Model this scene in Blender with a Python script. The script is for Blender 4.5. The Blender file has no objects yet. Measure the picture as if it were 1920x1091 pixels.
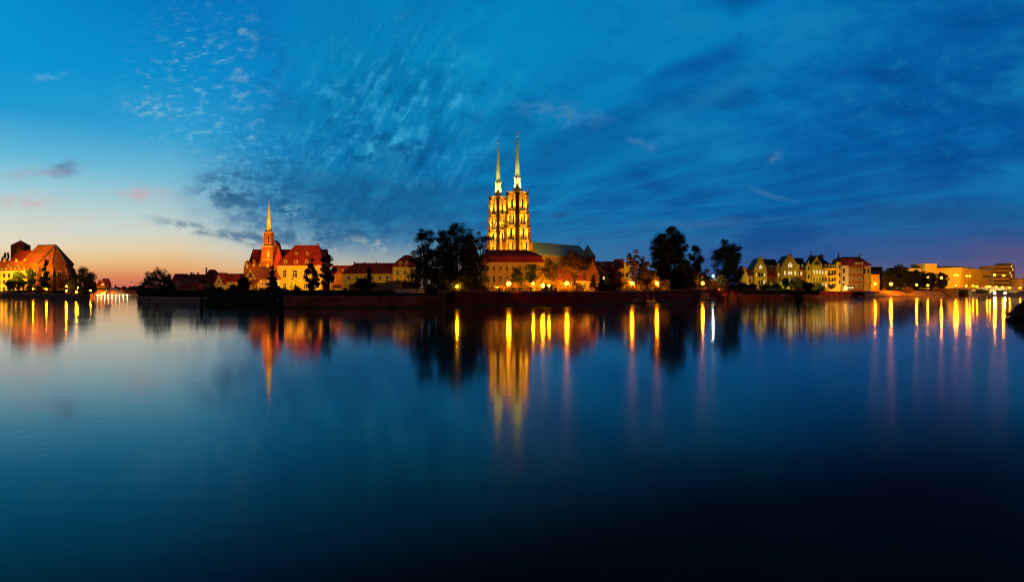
import bpy, math, random
import numpy as np
from mathutils import Vector, Matrix
R = math.radians
C = bpy.context.scene.collection
SC = bpy.context.scene

# ------------------------------------------------------------------ camera
F = 960 / math.tan(R(35))          # focal length in photo pixels (1920 wide)
CAMZ, HOR = 5.0, 540.0
cam = bpy.data.cameras.new('camera')
cam.sensor_width = 36; cam.lens = 18 / math.tan(R(35)); cam.clip_end = 9000; cam.clip_start = 0.5
cam.shift_y = -5.5 / 1920
camo = bpy.data.objects.new('camera', cam); C.objects.link(camo)
camo.location = (0, 0, CAMZ); camo.rotation_euler = (R(90), 0, 0)
SC.camera = camo
SC.view_settings.view_transform = 'Standard'; SC.view_settings.look = 'None'
SC.view_settings.exposure = 0; SC.view_settings.gamma = 1; SC.view_settings.use_curve_mapping = False
SC.cycles.sample_clamp_indirect = 6; SC.cycles.max_bounces = 5; SC.cycles.diffuse_bounces = 2
SC.cycles.caustics_reflective = False; SC.cycles.caustics_refractive = False
SC.cycles.use_denoising = True; SC.cycles.pixel_filter_type = 'BLACKMAN_HARRIS'; SC.cycles.filter_width = 1.15
SC.cycles.use_adaptive_sampling = True; SC.cycles.adaptive_threshold = 0.006

def at(px, py, D):
    return Vector(((px - 960) / F * D, D, CAMZ + (HOR - py) / F * D))
def lin(c):
    return tuple((v / 255 / 12.92 if v / 255 <= .04045 else ((v / 255 + .055) / 1.055) ** 2.4) for v in c) + (1,)

# ------------------------------------------------------------------ node helpers
class NT:
    def __init__(s, t): s.t = t; t.nodes.clear()
    def n(s, typ, **k):
        nd = s.t.nodes.new(typ)
        for a, b in k.items(): setattr(nd, a, b)
        return nd
    def put(s, sock, v):
        if v is None: return
        if isinstance(v, bpy.types.NodeSocket): s.t.links.new(v, sock)
        else: sock.default_value = v
    def m(s, op, a, b=None, c=None, clamp=False):
        nd = s.n('ShaderNodeMath', operation=op, use_clamp=clamp)
        for i, v in enumerate((a, b, c)): s.put(nd.inputs[i], v)
        return nd.outputs[0]
    def xyz(s, a, b, c):
        nd = s.n('ShaderNodeCombineXYZ')
        for i, v in enumerate((a, b, c)): s.put(nd.inputs[i], v)
        return nd.outputs[0]
    def sep(s, v):
        nd = s.n('ShaderNodeSeparateXYZ'); s.put(nd.inputs[0], v); return nd.outputs
    def noise(s, vec, scale, detail=4, rough=.55, dist=0):
        nd = s.n('ShaderNodeTexNoise'); s.put(nd.inputs['Vector'], vec)
        nd.inputs['Scale'].default_value = scale; nd.inputs['Detail'].default_value = detail
        nd.inputs['Roughness'].default_value = rough; nd.inputs['Distortion'].default_value = dist
        return nd.outputs['Fac']
    def ss(s, v, a, b, lo=0., hi=1.):
        nd = s.n('ShaderNodeMapRange', interpolation_type='SMOOTHSTEP')
        s.put(nd.inputs[0], v)
        for i, q in enumerate((a, b, lo, hi)): s.put(nd.inputs[i + 1], q)
        return nd.outputs[0]
    def mr(s, v, a, b, lo=0., hi=1.):
        nd = s.n('ShaderNodeMapRange'); s.put(nd.inputs[0], v)
        for i, q in enumerate((a, b, lo, hi)): s.put(nd.inputs[i + 1], q)
        return nd.outputs[0]
    def mix(s, f, a, b, blend='MIX'):
        nd = s.n('ShaderNodeMix', data_type='RGBA', blend_type=blend)
        s.put(nd.inputs[0], f); s.put(nd.inputs[6], a); s.put(nd.inputs[7], b)
        return nd.outputs[2]
    def ramp(s, f, stops):
        nd = s.n('ShaderNodeValToRGB'); s.put(nd.inputs[0], f)
        e = nd.color_ramp.elements
        while len(e) < len(stops): e.new(0.5)
        for q, (p, c) in zip(e, sorted(stops, key=lambda z: z[0])): q.position = p; q.color = c
        return nd.outputs[0]

# ------------------------------------------------------------------ world: dusk sky, sunset to the left, night blue to the right
W = bpy.data.worlds.new('World'); SC.world = W; W.use_nodes = True
t = NT(W.node_tree)
gen = t.n('ShaderNodeTexCoord').outputs['Generated']
X, Y, Z = t.sep(gen)
AZ = t.m('MULTIPLY', t.m('ARCTAN2', X, Y), 180 / math.pi)
EL = t.m('MULTIPLY', t.m('ARCSINE', Z), 180 / math.pi)
ELN = t.m('DIVIDE', EL, 60)
def skyramp(px, stops, zen):
    ca = math.cos(math.atan((px - 960) / F)); out = []
    for py, c in stops:
        el = math.degrees(math.atan((HOR - py) / F * ca))
        out.append((max(0, el / 60), lin(c)))
    c = stops[-1][1]
    for el, k_ in ((27, .62), (40, .26), (60, .16)): out.append((el / 60, lin(tuple(v * k_ for v in c))))
    return math.degrees(math.atan((px - 960) / F)), t.ramp(ELN, out)
ZEN = (0, 62, 118)
cols = [
 skyramp(0, [(540,(205,105,85)),(512,(226,150,95)),(485,(236,200,145)),(455,(226,216,190)),(400,(196,212,206)),(340,(150,202,216)),(280,(92,180,216)),(200,(28,152,208)),(100,(0,146,206)),(0,(0,142,200))], ZEN),
 skyramp(330, [(540,(205,104,90)),(522,(216,128,92)),(500,(230,172,112)),(470,(228,202,160)),(435,(206,212,200)),(390,(170,202,208)),(330,(112,184,212)),(260,(50,160,208)),(150,(6,140,202)),(0,(0,118,186))], ZEN),
 skyramp(500, [(540,(214,150,100)),(505,(226,186,140)),(470,(196,202,192)),(430,(136,182,200)),(390,(84,156,194)),(340,(48,140,190)),(280,(22,138,196)),(150,(2,132,198)),(0,(0,118,186))], ZEN),
 skyramp(640, [(540,(214,172,124)),(505,(208,190,156)),(484,(170,178,174)),(450,(92,148,178)),(400,(30,116,166)),(300,(2,116,172)),(200,(0,130,186)),(100,(0,138,194)),(0,(0,132,192))], ZEN),
 skyramp(1000, [(540,(120,140,165)),(490,(58,118,162)),(430,(20,104,160)),(350,(2,106,166)),(200,(0,120,180)),(100,(0,128,188)),(0,(0,128,188))], ZEN),
 skyramp(1450, [(540,(86,96,140)),(500,(62,92,142)),(460,(40,92,150)),(400,(4,92,158)),(250,(0,94,166)),(100,(0,108,178)),(0,(0,110,180))], ZEN),
 skyramp(1880, [(540,(150,98,112)),(510,(104,88,126)),(475,(62,84,136)),(400,(20,84,148)),(250,(0,84,158)),(0,(0,86,156))], ZEN)]
sky = cols[0][1]
for (a0, _), (a1, c1) in zip(cols, cols[1:]):
    sky = t.mix(t.mr(AZ, a0, a1), sky, c1)
# sky directions as gnomonic coordinates (same scale as the photograph's pixels, fixed in the sky)
YS = t.m('MAXIMUM', Y, .08)
U0 = t.m('ADD', t.m('MULTIPLY', t.m('DIVIDE', X, YS), F), 960)
V0 = t.m('SUBTRACT', HOR, t.m('MULTIPLY', t.m('DIVIDE', Z, YS), F))
ZS = t.m('MAXIMUM', Z, .03)
PX, PY = t.m('DIVIDE', X, ZS), t.m('DIVIDE', Y, ZS)          # cloud-layer plane coordinates
wv = t.xyz(U0, V0, 0)
w1 = t.noise(t.xyz(t.m('MULTIPLY', U0, 1/90), t.m('MULTIPLY', V0, 1/55), 3.1), 1, 5, .6)
w2 = t.noise(t.xyz(t.m('MULTIPLY', U0, 1/90), t.m('MULTIPLY', V0, 1/55), 9.7), 1, 5, .6)
def blob(u, v, ru, rv, rot=0, warp=1.0, soft=(1.0, 0.0)):
    U = t.m('ADD', U0, t.m('MULTIPLY', t.m('SUBTRACT', w1, .5), 130 * warp))
    V = t.m('ADD', V0, t.m('MULTIPLY', t.m('SUBTRACT', w2, .5), 80 * warp))
    du, dv = t.m('SUBTRACT', U, u), t.m('SUBTRACT', V, v)
    c, s_ = math.cos(R(rot)), math.sin(R(rot))
    a = t.m('DIVIDE', t.m('ADD', t.m('MULTIPLY', du, c), t.m('MULTIPLY', dv, s_)), ru)
    b = t.m('DIVIDE', t.m('SUBTRACT', t.m('MULTIPLY', dv, c), t.m('MULTIPLY', du, s_)), rv)
    d = t.m('SQRT', t.m('ADD', t.m('MULTIPLY', a, a), t.m('MULTIPLY', b, b)))
    return t.ss(d, soft[1], soft[0] * 1.15, 1, 0)
def over(f, k, c):
    global sky
    sky = t.mix(t.m('MULTIPLY', f, k, clamp=True), sky, lin(c))
mul = lambda *a: (a[0] if len(a) == 1 else t.m('MULTIPLY', a[0], mul(*a[1:])))
# long streaks of cirrus fanning up from the lower left
az0 = R(-17)
A = t.m('ADD', t.m('MULTIPLY', PX, math.sin(az0)), t.m('MULTIPLY', PY, math.cos(az0)))
B = t.m('SUBTRACT', t.m('MULTIPLY', PX, math.cos(az0)), t.m('MULTIPLY', PY, math.sin(az0)))
st = t.noise(t.xyz(t.m('MULTIPLY', A, .55), t.m('MULTIPLY', B, 1.9), 0), 1, 8, .6, .5)
st2 = t.noise(t.xyz(t.m('MULTIPLY', A, .30), t.m('MULTIPLY', B, .8), 5), 1, 6, .55, .4)
fine = t.noise(t.xyz(t.m('MULTIPLY', U0, 1/16), t.m('MULTIPLY', V0, 1/10), 0), 1, 5, .6, .1)
mid = t.noise(t.xyz(t.m('MULTIPLY', U0, 1/46), t.m('MULTIPLY', V0, 1/26), 2), 1, 6, .60, .12)
big = t.noise(t.xyz(t.m('MULTIPLY', U0, 1/260), t.m('MULTIPLY', V0, 1/110), 7), 1, 6, .55, .2)
dg = t.noise(t.xyz(t.m('ADD', t.m('MULTIPLY', U0, 1/42), t.m('MULTIPLY', V0, 1/60)), t.m('SUBTRACT', t.m('MULTIPLY', V0, 1/160), t.m('MULTIPLY', U0, 1/320)), 4), 1, 6, .6, .2)
reg = t.m('MULTIPLY', t.ss(U0, 480, 700), t.ss(V0, 500, 380))
over(mul(t.ss(st, .42, .68), reg, t.ss(U0, 1700, 1000, .35, 1)), .6, (4, 138, 194))
over(mul(t.ss(st, .50, .30), reg), .5, (0, 80, 144))
over(mul(t.ss(st2, .52, .30), reg), .4, (0, 84, 150))
over(mul(t.ss(dg, .52, .70), blob(780, 250, 300, 190, -20, .6)), .75, (36, 142, 188))
over(mul(t.ss(dg, .50, .32), blob(720, 300, 330, 210, -15, .6)), .6, (0, 74, 132))
over(mul(t.ss(big, .48, .68), t.ss(U0, 1000, 1300), t.ss(V0, 480, 300)), .7, (16, 126, 182))
over(mul(t.ss(big, .50, .34), t.ss(U0, 1050, 1300)), .6, (0, 66, 136))
over(mul(t.ss(mid, .5, .66), blob(1640, 150, 330, 130, 5, .8)), .35, (22, 112, 168))
rip = t.noise(t.xyz(t.m('SUBTRACT', t.m('MULTIPLY', U0, .57/62), t.m('MULTIPLY', V0, .82/62)), t.m('ADD', t.m('MULTIPLY', U0, .82/23), t.m('MULTIPLY', V0, .57/23)), 11), 1, 6, .64, .25)
rpm = blob(720, 235, 270, 240, -25, .6)
over(mul(t.ss(rip, .48, .70), t.m('MULTIPLY', rpm, t.ss(mid, .32, .60))), .9, (60, 172, 212))
over(mul(t.ss(rip, .50, .28), rpm), .62, (0, 78, 132))
over(mul(t.ss(mid, .50, .33), blob(700, 300, 340, 220, -15, .7)), .6, (0, 76, 130))
over(mul(t.ss(mid, .54, .74), blob(660, 270, 290, 210, -20, .7)), .55, (64, 170, 208))
over(mul(t.ss(fine, .50, .66), blob(490, 345, 160, 105, 15, .8)), .75, (24, 94, 144))
over(mul(t.ss(fine, .47, .30), blob(475, 300, 120, 120, 20, .8)), .5, (118, 190, 216))
over(mul(t.ss(mid, .52, .72), t.ss(U0, 950, 1200), t.ss(V0, 420, 250)), .3, (18, 122, 182))
over(mul(t.ss(mid, .48, .30), t.ss(U0, 950, 1200)), .22, (0, 70, 140))
over(mul(t.ss(big, .46, .66), t.ss(mid, .35, .62), blob(860, 130, 330, 150, -15, .8)), .5, (10, 152, 200))
over(mul(t.ss(mid, .38, .62), blob(520, 150, 60, 240, -10, .7)), .45, (0, 100, 164))
fl = t.noise(t.xyz(t.m('ADD', t.m('MULTIPLY', U0, 1/24), t.m('MULTIPLY', V0, 1/70)), t.m('MULTIPLY', V0, 1/11), 6), 1, 5, .58, .4)
# altocumulus flecks, upper left
over(mul(t.ss(fl, .48, .72), t.ss(mid, .36, .60), blob(375, 190, 175, 240, 8, .5)), .8, (116, 186, 216))
over(mul(t.ss(mid, .5, .66), blob(458, 115, 34, 190, -6, .4)), .8, (100, 156, 192))
over(mul(t.ss(fine, .44, .66), blob(290, 205, 80, 24, 12, .4)), .6, (150, 196, 216))
# dark ragged bank in the centre left
bank = mul(t.ss(mid, .34, .60), blob(650, 395, 330, 95, 4, .9, (1.0, .3)))
over(bank, .85, (14, 90, 142))
over(mul(t.ss(mid, .42, .56), blob(425, 362, 70, 46, 20, .7)), .9, (28, 88, 134))
over(mul(t.ss(fine, .44, .6), blob(545, 395, 40, 16, -8, .5)), .8, (120, 182, 204))
over(mul(t.ss(mid, .42, .56), blob(580, 445, 170, 22, -2, .6)), .8, (32, 94, 138))
over(mul(t.ss(mid, .5, .64), blob(690, 464, 170, 26, -4, .5)), .75, (168, 184, 184))
# thin dark band and small puffs low on the left
over(mul(t.ss(mid, .36, .52), blob(375, 430, 120, 13, 11, .35)), .9, (62, 106, 142))
over(mul(t.ss(mid, .38, .5), blob(470, 443, 70, 14, 0, .4)), .8, (52, 104, 144))
over(mul(t.ss(mid, .30, .62), blob(125, 314, 52, 22, -4, .8)), .85, (84, 118, 158))
over(mul(t.ss(mid, .3, .6), blob(75, 324, 90, 14, -4, .8)), .6, (160, 166, 186))
over(mul(t.ss(mid, .28, .6), blob(272, 366, 90, 18, 5, .8)), .75, (198, 170, 174))
over(mul(t.ss(mid, .28, .6), blob(40, 374, 95, 20, 3, .8)), .65, (208, 178, 176))
over(mul(t.ss(fine, .35, .65), blob(96, 147, 54, 10, -8, .6)), .6, (96, 172, 212))
# pink and pale wisps to the right
over(mul(t.ss(mid, .38, .6), blob(1050, 212, 110, 22, 6, .6)), .7, (66, 134, 178))
over(mul(t.ss(mid, .4, .6), blob(1205, 272, 40, 12, 10, .5)), .6, (80, 132, 176))
over(mul(t.ss(fine, .36, .62), blob(1450, 298, 26, 15, 0, .7)), .6, (84, 128, 178))
over(blob(1440, 364, 62, 6, 18, .25), .5, (62, 120, 168))
over(blob(1310, 122, 150, 30, -24, .55), .75, (0, 74, 150))
over(blob(1350, 172, 190, 30, -24, .55), .55, (22, 124, 178))
over(blob(1760, 398, 260, 26, 0, .5), .55, (28, 70, 124))
over(blob(1310, 420, 180, 12, -3, .4), .3, (70, 120, 165))
over(blob(1050, 404, 30, 9, -8, .4), .5, (26, 74, 124))
over(blob(1890, 470, 120, 30, 0, .3), .25, (120, 84, 112))
# the night side behind the viewer, with a reddish glow added to fill the walls facing it
back = t.ramp(ELN, [(0, (.190, .062, .030, 1)), (.25, (.100, .036, .028, 1)), (.6, (.03, .03, .045, 1)), (1, (.006, .040, .080, 1))])
sky = t.mix(t.ss(t.m('ABSOLUTE', AZ), 60, 115), sky, back)
sky = t.mix(t.ss(Z, 0, -.03), sky, (.01, .012, .016, 1))
# a weak physical dusk sky adds the last daylight
nish = t.n('ShaderNodeTexSky', sky_type='NISHITA', sun_disc=False, sun_elevation=R(-3), sun_rotation=R(-32), altitude=120)
bg = t.n('ShaderNodeBackground'); t.put(bg.inputs[0], sky); bg.inputs[1].default_value = 1.0
bg2 = t.n('ShaderNodeBackground'); t.put(bg2.inputs[0], nish.outputs[0]); bg2.inputs[1].default_value = .012
ad = t.n('ShaderNodeAddShader'); t.put(ad.inputs[0], bg.outputs[0]); t.put(ad.inputs[1], bg2.outputs[0])
ow = t.n('ShaderNodeOutputWorld'); t.put(ow.inputs[0], ad.outputs[0])
W.cycles.sampling_method = 'MANUAL'; W.cycles.sample_map_resolution = 512

# ------------------------------------------------------------------ materials
MATS = {}
def mat(name, base, rough=.8, var=.25, vscale=.6, kind=None, spec=.3, col2=None, bump=0, metal=0, brick=None, isl=0):
    m = bpy.data.materials.new(name); m.use_nodes = True; k = NT(m.node_tree)
    p = k.n('ShaderNodeBsdfPrincipled'); o = k.n('ShaderNodeOutputMaterial'); k.put(o.inputs[0], p.outputs[0])
    co = k.n('ShaderNodeTexCoord').outputs['Object']
    n1 = k.noise(co, vscale, 6, .6); n2 = k.noise(co, vscale * 7, 3, .6)
    c0 = tuple(base) + (1,)
    c2 = tuple(col2 or tuple(v * (1 - var * 1.6) for v in base)) + (1,)
    col = k.mix(k.ss(n1, .35, .68), c0, c2)
    hi = tuple(min(1, v * (1 + var)) for v in base) + (1,)
    col = k.mix(k.m('MULTIPLY', k.ss(n2, .48, .75), .5), col, hi)
    if brick:
        x, y, z = k.sep(co)
        vec = k.xyz(k.m('ADD', x, y), z, 0)
        bt = k.n('ShaderNodeTexBrick'); k.put(bt.inputs['Vector'], vec)
        bt.inputs['Scale'].default_value = brick
        bt.inputs['Color1'].default_value = (1, 1, 1, 1); bt.inputs['Color2'].default_value = (.72, .7, .7, 1)
        bt.inputs['Mortar'].default_value = (.5, .48, .46, 1); bt.inputs['Mortar Size'].default_value = .03
        col = k.mix(1, col, bt.outputs[0], 'MULTIPLY')
    if isl:
        rnd = k.n('ShaderNodeNewGeometry').outputs['Random Per Island']
        col = k.mix(k.m('MULTIPLY', rnd, isl), col, tuple(v * 2.2 for v in base) + (1,))
    k.put(p.inputs['Base Color'], col); p.inputs['Roughness'].default_value = rough
    p.inputs['Specular IOR Level'].default_value = spec; p.inputs['Metallic'].default_value = metal
    if bump:
        b = k.n('ShaderNodeBump'); b.inputs['Strength'].default_value = bump; b.inputs['Distance'].default_value = .15
        k.put(b.inputs['Height'], n2); k.put(p.inputs['Normal'], b.outputs[0])
    MATS[name] = m; return m
def emit(name, c, s):
    m = bpy.data.materials.new(name); m.use_nodes = True; k = NT(m.node_tree)
    e = k.n('ShaderNodeEmission'); e.inputs[0].default_value = tuple(c) + (1,); e.inputs[1].default_value = s
    o = k.n('ShaderNodeOutputMaterial'); k.put(o.inputs[0], e.outputs[0]); MATS[name] = m; return m
mat('yellow_stucco', (.62, .42, .12), .9, .12, .35, bump=.1)
mat('cream_stucco', (.60, .50, .30), .9, .12, .35)
mat('white_stucco', (.62, .58, .52), .9, .12, .4)
mat('pink_stucco', (.46, .30, .22), .9, .12, .4)
mat('yellow_brick', (.50, .40, .11), .9, .15, .5, brick=2.2)
mat('red_brick', (.34, .13, .055), .9, .2, .5, brick=2.2)
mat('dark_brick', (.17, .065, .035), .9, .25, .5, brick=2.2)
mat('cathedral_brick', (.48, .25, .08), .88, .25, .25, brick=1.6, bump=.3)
mat('stone_trim', (.60, .47, .26), .8, .15, .6)
mat('stone_grey', (.32, .25, .19), .9, .2, .5, bump=.3)
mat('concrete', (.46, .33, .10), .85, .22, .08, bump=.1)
mat('roof_red', (.40, .040, .018), .85, .32, .16, brick=1.6)
mat('roof_orange', (.46, .125, .028), .85, .32, .16, brick=1.6)
mat('roof_dark', (.035, .035, .04), .7, .25, .5)
mat('roof_copper', (.24, .34, .24), .6, .2, .3)
mat('spire_copper', (.55, .62, .40), .5, .15, .6)
mat('pane_dark', (.012, .014, .018), .12, .1, 1, spec=.5)
mat('frame_white', (.60, .56, .48), .7, .1, 1)
mat('frame_brown', (.10, .06, .035), .7, .1, 1)
mat('timber', (.045, .028, .016), .9, .2, 1)
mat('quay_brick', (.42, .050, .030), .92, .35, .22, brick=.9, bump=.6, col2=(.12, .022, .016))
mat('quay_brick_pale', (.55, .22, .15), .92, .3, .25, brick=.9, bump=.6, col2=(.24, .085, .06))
mat('quay_stone', (.20, .14, .12), .92, .3, .25, brick=.9, bump=.5)
mat('coping', (.42, .28, .16), .9, .2, .5)
mat('revetment', (.42, .28, .13), .92, .25, .18, brick=.7, bump=.5)
mat('soil', (.020, .015, .008), 1, spec=0, var=.4, vscale=.08, col2=(.008, .009, .004))
mat('grass', (.035, .060, .012), 1, .3, .4, isl=.5)
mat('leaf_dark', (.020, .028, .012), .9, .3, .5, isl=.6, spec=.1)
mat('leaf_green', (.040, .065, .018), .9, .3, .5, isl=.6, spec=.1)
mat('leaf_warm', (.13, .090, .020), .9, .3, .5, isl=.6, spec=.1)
mat('bark', (.040, .028, .018), 1, .3, 1.2, bump=.4)
mat('metal_dark', (.02, .02, .022), .5, .1, 1, metal=.6)
mat('metal_grey', (.28, .27, .26), .5, .1, 1, metal=.5)
mat('boat_white', (.60, .56, .50), .4, .1, 1)
mat('boat_hull', (.22, .20, .20), .5, .15, 1)
mat('boat_blue', (.05, .14, .30), .5, .1, 1)
mat('buoy_red', (.55, .06, .03), .6, .1, 1)
mat('rust', (.26, .10, .05), .9, .3, .6)
mat('wood_dark', (.022, .016, .012), .95, .3, .8, bump=.3)
mat('rock', (.055, .035, .022), .95, .4, .35, bump=.9)
mat('fabric_dark', (.05, .05, .07), .9, .2, 2)
mat('skin', (.40, .24, .16), .7, .05, 2)
mat('gilt', (.80, .60, .25), .35, .05, 2, metal=.6)
mat('panel_grey', (.50, .50, .56), .8, .1, .5)
emit('lamp_sodium', (1, .24, .0008), 760)
emit('lamp_sodium_small', (1, .27, .002), 260)
emit('lamp_yellow', (1, .34, .0010), 480)
emit('lamp_white', (1, .74, .26), 40)
emit('lamp_cold', (.88, 1, .72), 420)
emit('window_lit', (1, .72, .28), 1.5)
emit('window_pale', (1, .82, .42), .95)
# water: dark river, smooth in the long exposure with a slight chop
m = bpy.data.materials.new('river_water'); m.use_nodes = True; k = NT(m.node_tree)
p = k.n('ShaderNodeBsdfPrincipled'); o = k.n('ShaderNodeOutputMaterial'); k.put(o.inputs[0], p.outputs[0])
geo = k.n('ShaderNodeNewGeometry').outputs['Position']
gx, gy, gz = k.sep(geo)
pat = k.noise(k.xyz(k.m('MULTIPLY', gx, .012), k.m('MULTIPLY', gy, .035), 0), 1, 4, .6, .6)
side = k.m('DIVIDE', gx, k.m('MAXIMUM', gy, 1))                       # position mask that darkens reflections near the viewer, more so to the right
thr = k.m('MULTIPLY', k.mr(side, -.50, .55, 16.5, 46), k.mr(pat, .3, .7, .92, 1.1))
reflect_fade = k.ss(k.m('DIVIDE', gy, thr), 1.6, .38)
k.put(p.inputs['Roughness'], k.m('ADD', k.mr(pat, .3, .7, .056, .084), k.m('MULTIPLY', reflect_fade, .05)))
p.inputs['Base Color'].default_value = (.0015, .003, .006, 1); p.inputs['IOR'].default_value = 1.31
k.put(p.inputs['Specular IOR Level'], k.mr(reflect_fade, 0, 1, .5, .006))     # darkening of the near water put into its reflectivity
rp = k.m('ADD', k.noise(k.xyz(k.m('MULTIPLY', gx, .55), k.m('MULTIPLY', gy, 1.3), 0), 1, 3, .6), k.m('MULTIPLY', k.noise(k.xyz(k.m('MULTIPLY', gx, .10), k.m('MULTIPLY', gy, .30), 4), 1, 3, .6), 1.6))
bm_ = k.n('ShaderNodeBump'); bm_.inputs['Strength'].default_value = .065; bm_.inputs['Distance'].default_value = .06
k.put(bm_.inputs['Height'], rp); k.put(p.inputs['Normal'], bm_.outputs[0])
MATS['river_water'] = m
# ------------------------------------------------------------------ mesh building
def tag(o, label, cat, group=None, kind=None):
    o['label'] = label; o['category'] = cat
    if group: o['group'] = group
    if kind: o['kind'] = kind
    return o
class MB:
    """collects shapes (local units x scale) and links them as one mesh object"""
    def __init__(s, sc=1.0): s.v = []; s.f = []; s.i = []; s.sc = sc
    def add(s, vs, fs, m=0):
        b = len(s.v); s.v += [tuple(q) for q in vs]
        for f in fs: s.f.append(tuple(b + j for j in f)); s.i.append(m)
        return s
    def loft(s, rings, m=0, caps=True, closed=True):
        n = len(rings[0]); vs = [q for r in rings for q in r]; fs = []
        for k in range(len(rings) - 1):
            for j in range(n if closed else n - 1):
                a, b = k * n + j, k * n + (j + 1) % n
                fs.append((a, b, b + n, a + n))
        if caps: fs.append(tuple(range(n - 1, -1, -1))); fs.append(tuple((len(rings) - 1) * n + j for j in range(n)))
        return s.add(vs, fs, m)
    def box(s, x0, x1, y0, y1, z0, z1, m=0):
        return s.loft([[(x0, y0, z), (x1, y0, z), (x1, y1, z), (x0, y1, z)] for z in (z0, z1)], m)
    def prismy(s, poly, y0, y1, m=0):
        return s.loft([[(x, y, z) for x, z in poly] for y in (y1, y0)], m)
    def prismx(s, poly, x0, x1, m=0):
        return s.loft([[(x, y, z) for y, z in poly] for x in (x0, x1)], m)
    def prismz(s, poly, z0, z1, m=0):
        return s.loft([[(x, y, z) for x, y in poly] for z in (z0, z1)], m)
    def lathe(s, x, y, prof, n=8, m=0, ph=0):
        return s.loft([[(x + r * math.cos(ph + 2 * math.pi * j / n), y + r * math.sin(ph + 2 * math.pi * j / n), z) for j in range(n)] for r, z in prof], m)
    def ball(s, x, y, z, r, n=8, m=0, sz=1.0):
        return s.lathe(x, y, [(r * max(.05, math.sin(a)), z - r * sz * math.cos(a)) for a in [math.pi * q / 6 for q in range(7)]], n, m)
    def tube(s, p0, p1, r0, r1=None, n=6, m=0):
        r1 = r0 if r1 is None else r1
        p0, p1 = Vector(p0), Vector(p1); d = (p1 - p0)
        if d.length < 1e-6: return s
        d.normalize(); u = d.orthogonal().normalized(); w = d.cross(u)
        return s.loft([[p + (u * math.cos(2 * math.pi * j / n) + w * math.sin(2 * math.pi * j / n)) * r for j in range(n)] for p, r in ((p0, r0), (p1, r1))], m)
    def build(s, name, mats, parent=None, loc=None, smooth=False, rotz=None):
        me = bpy.data.meshes.new(name)
        me.from_pydata([(a * s.sc, b * s.sc, c * s.sc) for a, b, c in s.v], [], s.f)
        if isinstance(mats, str): mats = [mats]
        for q in mats: me.materials.append(MATS[q])
        if len(mats) > 1: me.polygons.foreach_set('material_index', s.i)
        if smooth: me.polygons.foreach_set('use_smooth', [True] * len(me.polygons))
        me.update()
        o = bpy.data.objects.new(name, me); C.objects.link(o)
        if parent: o.parent = parent
        if loc is not None: o.location = loc
        if rotz is not None: o.rotation_euler.z = rotz
        return o
class T:
    """a thing: an Empty at its base; parts are built in photo pixels at its distance"""
    def __init__(s, name, label, cat, px, py, D, rot=0, group=None):
        s.o = bpy.data.objects.new(name, None); C.objects.link(s.o); s.o.empty_display_size = .5
        s.o.location = at(px, py, D); s.o.rotation_euler.z = R(rot); s.sc = D / F; s.px = px; s.py = py; s.D = D; s.off = Vector((0, 0, 0)); s.rz = None
        tag(s.o, label, cat, group)
    def mb(s): return MB(s.sc)
    def part(s, mb, name, mats, parent=None, smooth=False):
        if parent: return mb.build(name, mats, parent, smooth=smooth)
        return mb.build(name, mats, s.o, smooth=smooth, loc=s.off, rotz=s.rz)
    def sub(s, px, py, D, rot=None):
        q = object.__new__(T); q.o = s.o; q.sc = D / F; q.px = px; q.py = py; q.D = D
        q.off = Matrix.Rotation(-s.o.rotation_euler.z, 3, 'Z') @ (at(px, py, D) - s.o.location); q.rz = None if rot is None else R(rot); return q
    def x(s, px): return px - s.px
    def z(s, py): return s.py - py
WCACHE = {}
def window(T_, cx, z0, w, h, y=0, frame='frame_white', pane='pane_dark', arch=0, bars=True, dx=(1, 0), parent=None, label=None):
    """window part (frame and glazing bars) with its pane as a sub-part; dx = facade direction in plan"""
    key = (round(T_.sc, 4), w, h, frame, pane, arch, bars, dx)
    def prof(e):
        hw = w / 2 + e; zb, zt = -e, h + e
        if not arch: return [(-hw, zb), (hw, zb), (hw, zt), (-hw, zt)]
        zs = zt - (hw if arch == 1 else hw * 1.5)
        if arch == 1: top = [(hw * math.cos(a), zs + hw * math.sin(a)) for a in [math.pi * q / 8 for q in range(9)]]
        else: top = [(hw, zs), (hw * .72, zs + (zt - zs) * .55), (0, zt), (-hw * .72, zs + (zt - zs) * .55), (-hw, zs)]
        return [(-hw, zb), (hw, zb)] + top
    nx = (dx[1], -dx[0])           # outward normal in plan
    P = lambda x, z, out: (x * dx[0] + nx[0] * out, x * dx[1] + nx[1] * out, z)
    if key not in WCACHE:
        e = max(.35, w * .13); o_, i_ = prof(e), prof(0); n = len(o_)
        f = MB(T_.sc)
        f.loft([[P(x, z, -.2) for x, z in o_], [P(x, z, .5) for x, z in o_], [P(x, z, .5) for x, z in i_], [P(x, z, -.2) for x, z in i_]], caps=False)
        if bars:
            b = max(.18, w * .05)
            for (xa, xb, za, zb) in ((-b, b, 0, h - .2), (-w / 2, w / 2, h * .6 - b, h * .6 + b)):
                f.loft([[P(xa, za, q), P(xb, za, q), P(xb, zb, q), P(xa, zb, q)] for q in (.1, .35)])
        pn = MB(T_.sc); pn.loft([[P(x, z, q) for x, z in i_] for q in (-.3, .12 - .1)])
        fo = f.build('window', frame, parent or T_.o); po = pn.build('pane', pane, fo)
        WCACHE[key] = (fo, po)
    else:
        a, b = WCACHE[key]
        fo = a.copy(); C.objects.link(fo); fo.parent = parent or T_.o
        po = b.copy(); C.objects.link(po); po.parent = fo
    lv = Vector((cx, y, z0)) * T_.sc
    if T_.rz is not None and not parent: lv = Matrix.Rotation(T_.rz, 3, 'Z') @ lv; fo.rotation_euler.z = T_.rz
    fo.location = lv + (T_.off if not parent else Vector((0, 0, 0)))
    if label: fo['label'] = label
    return fo
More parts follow.
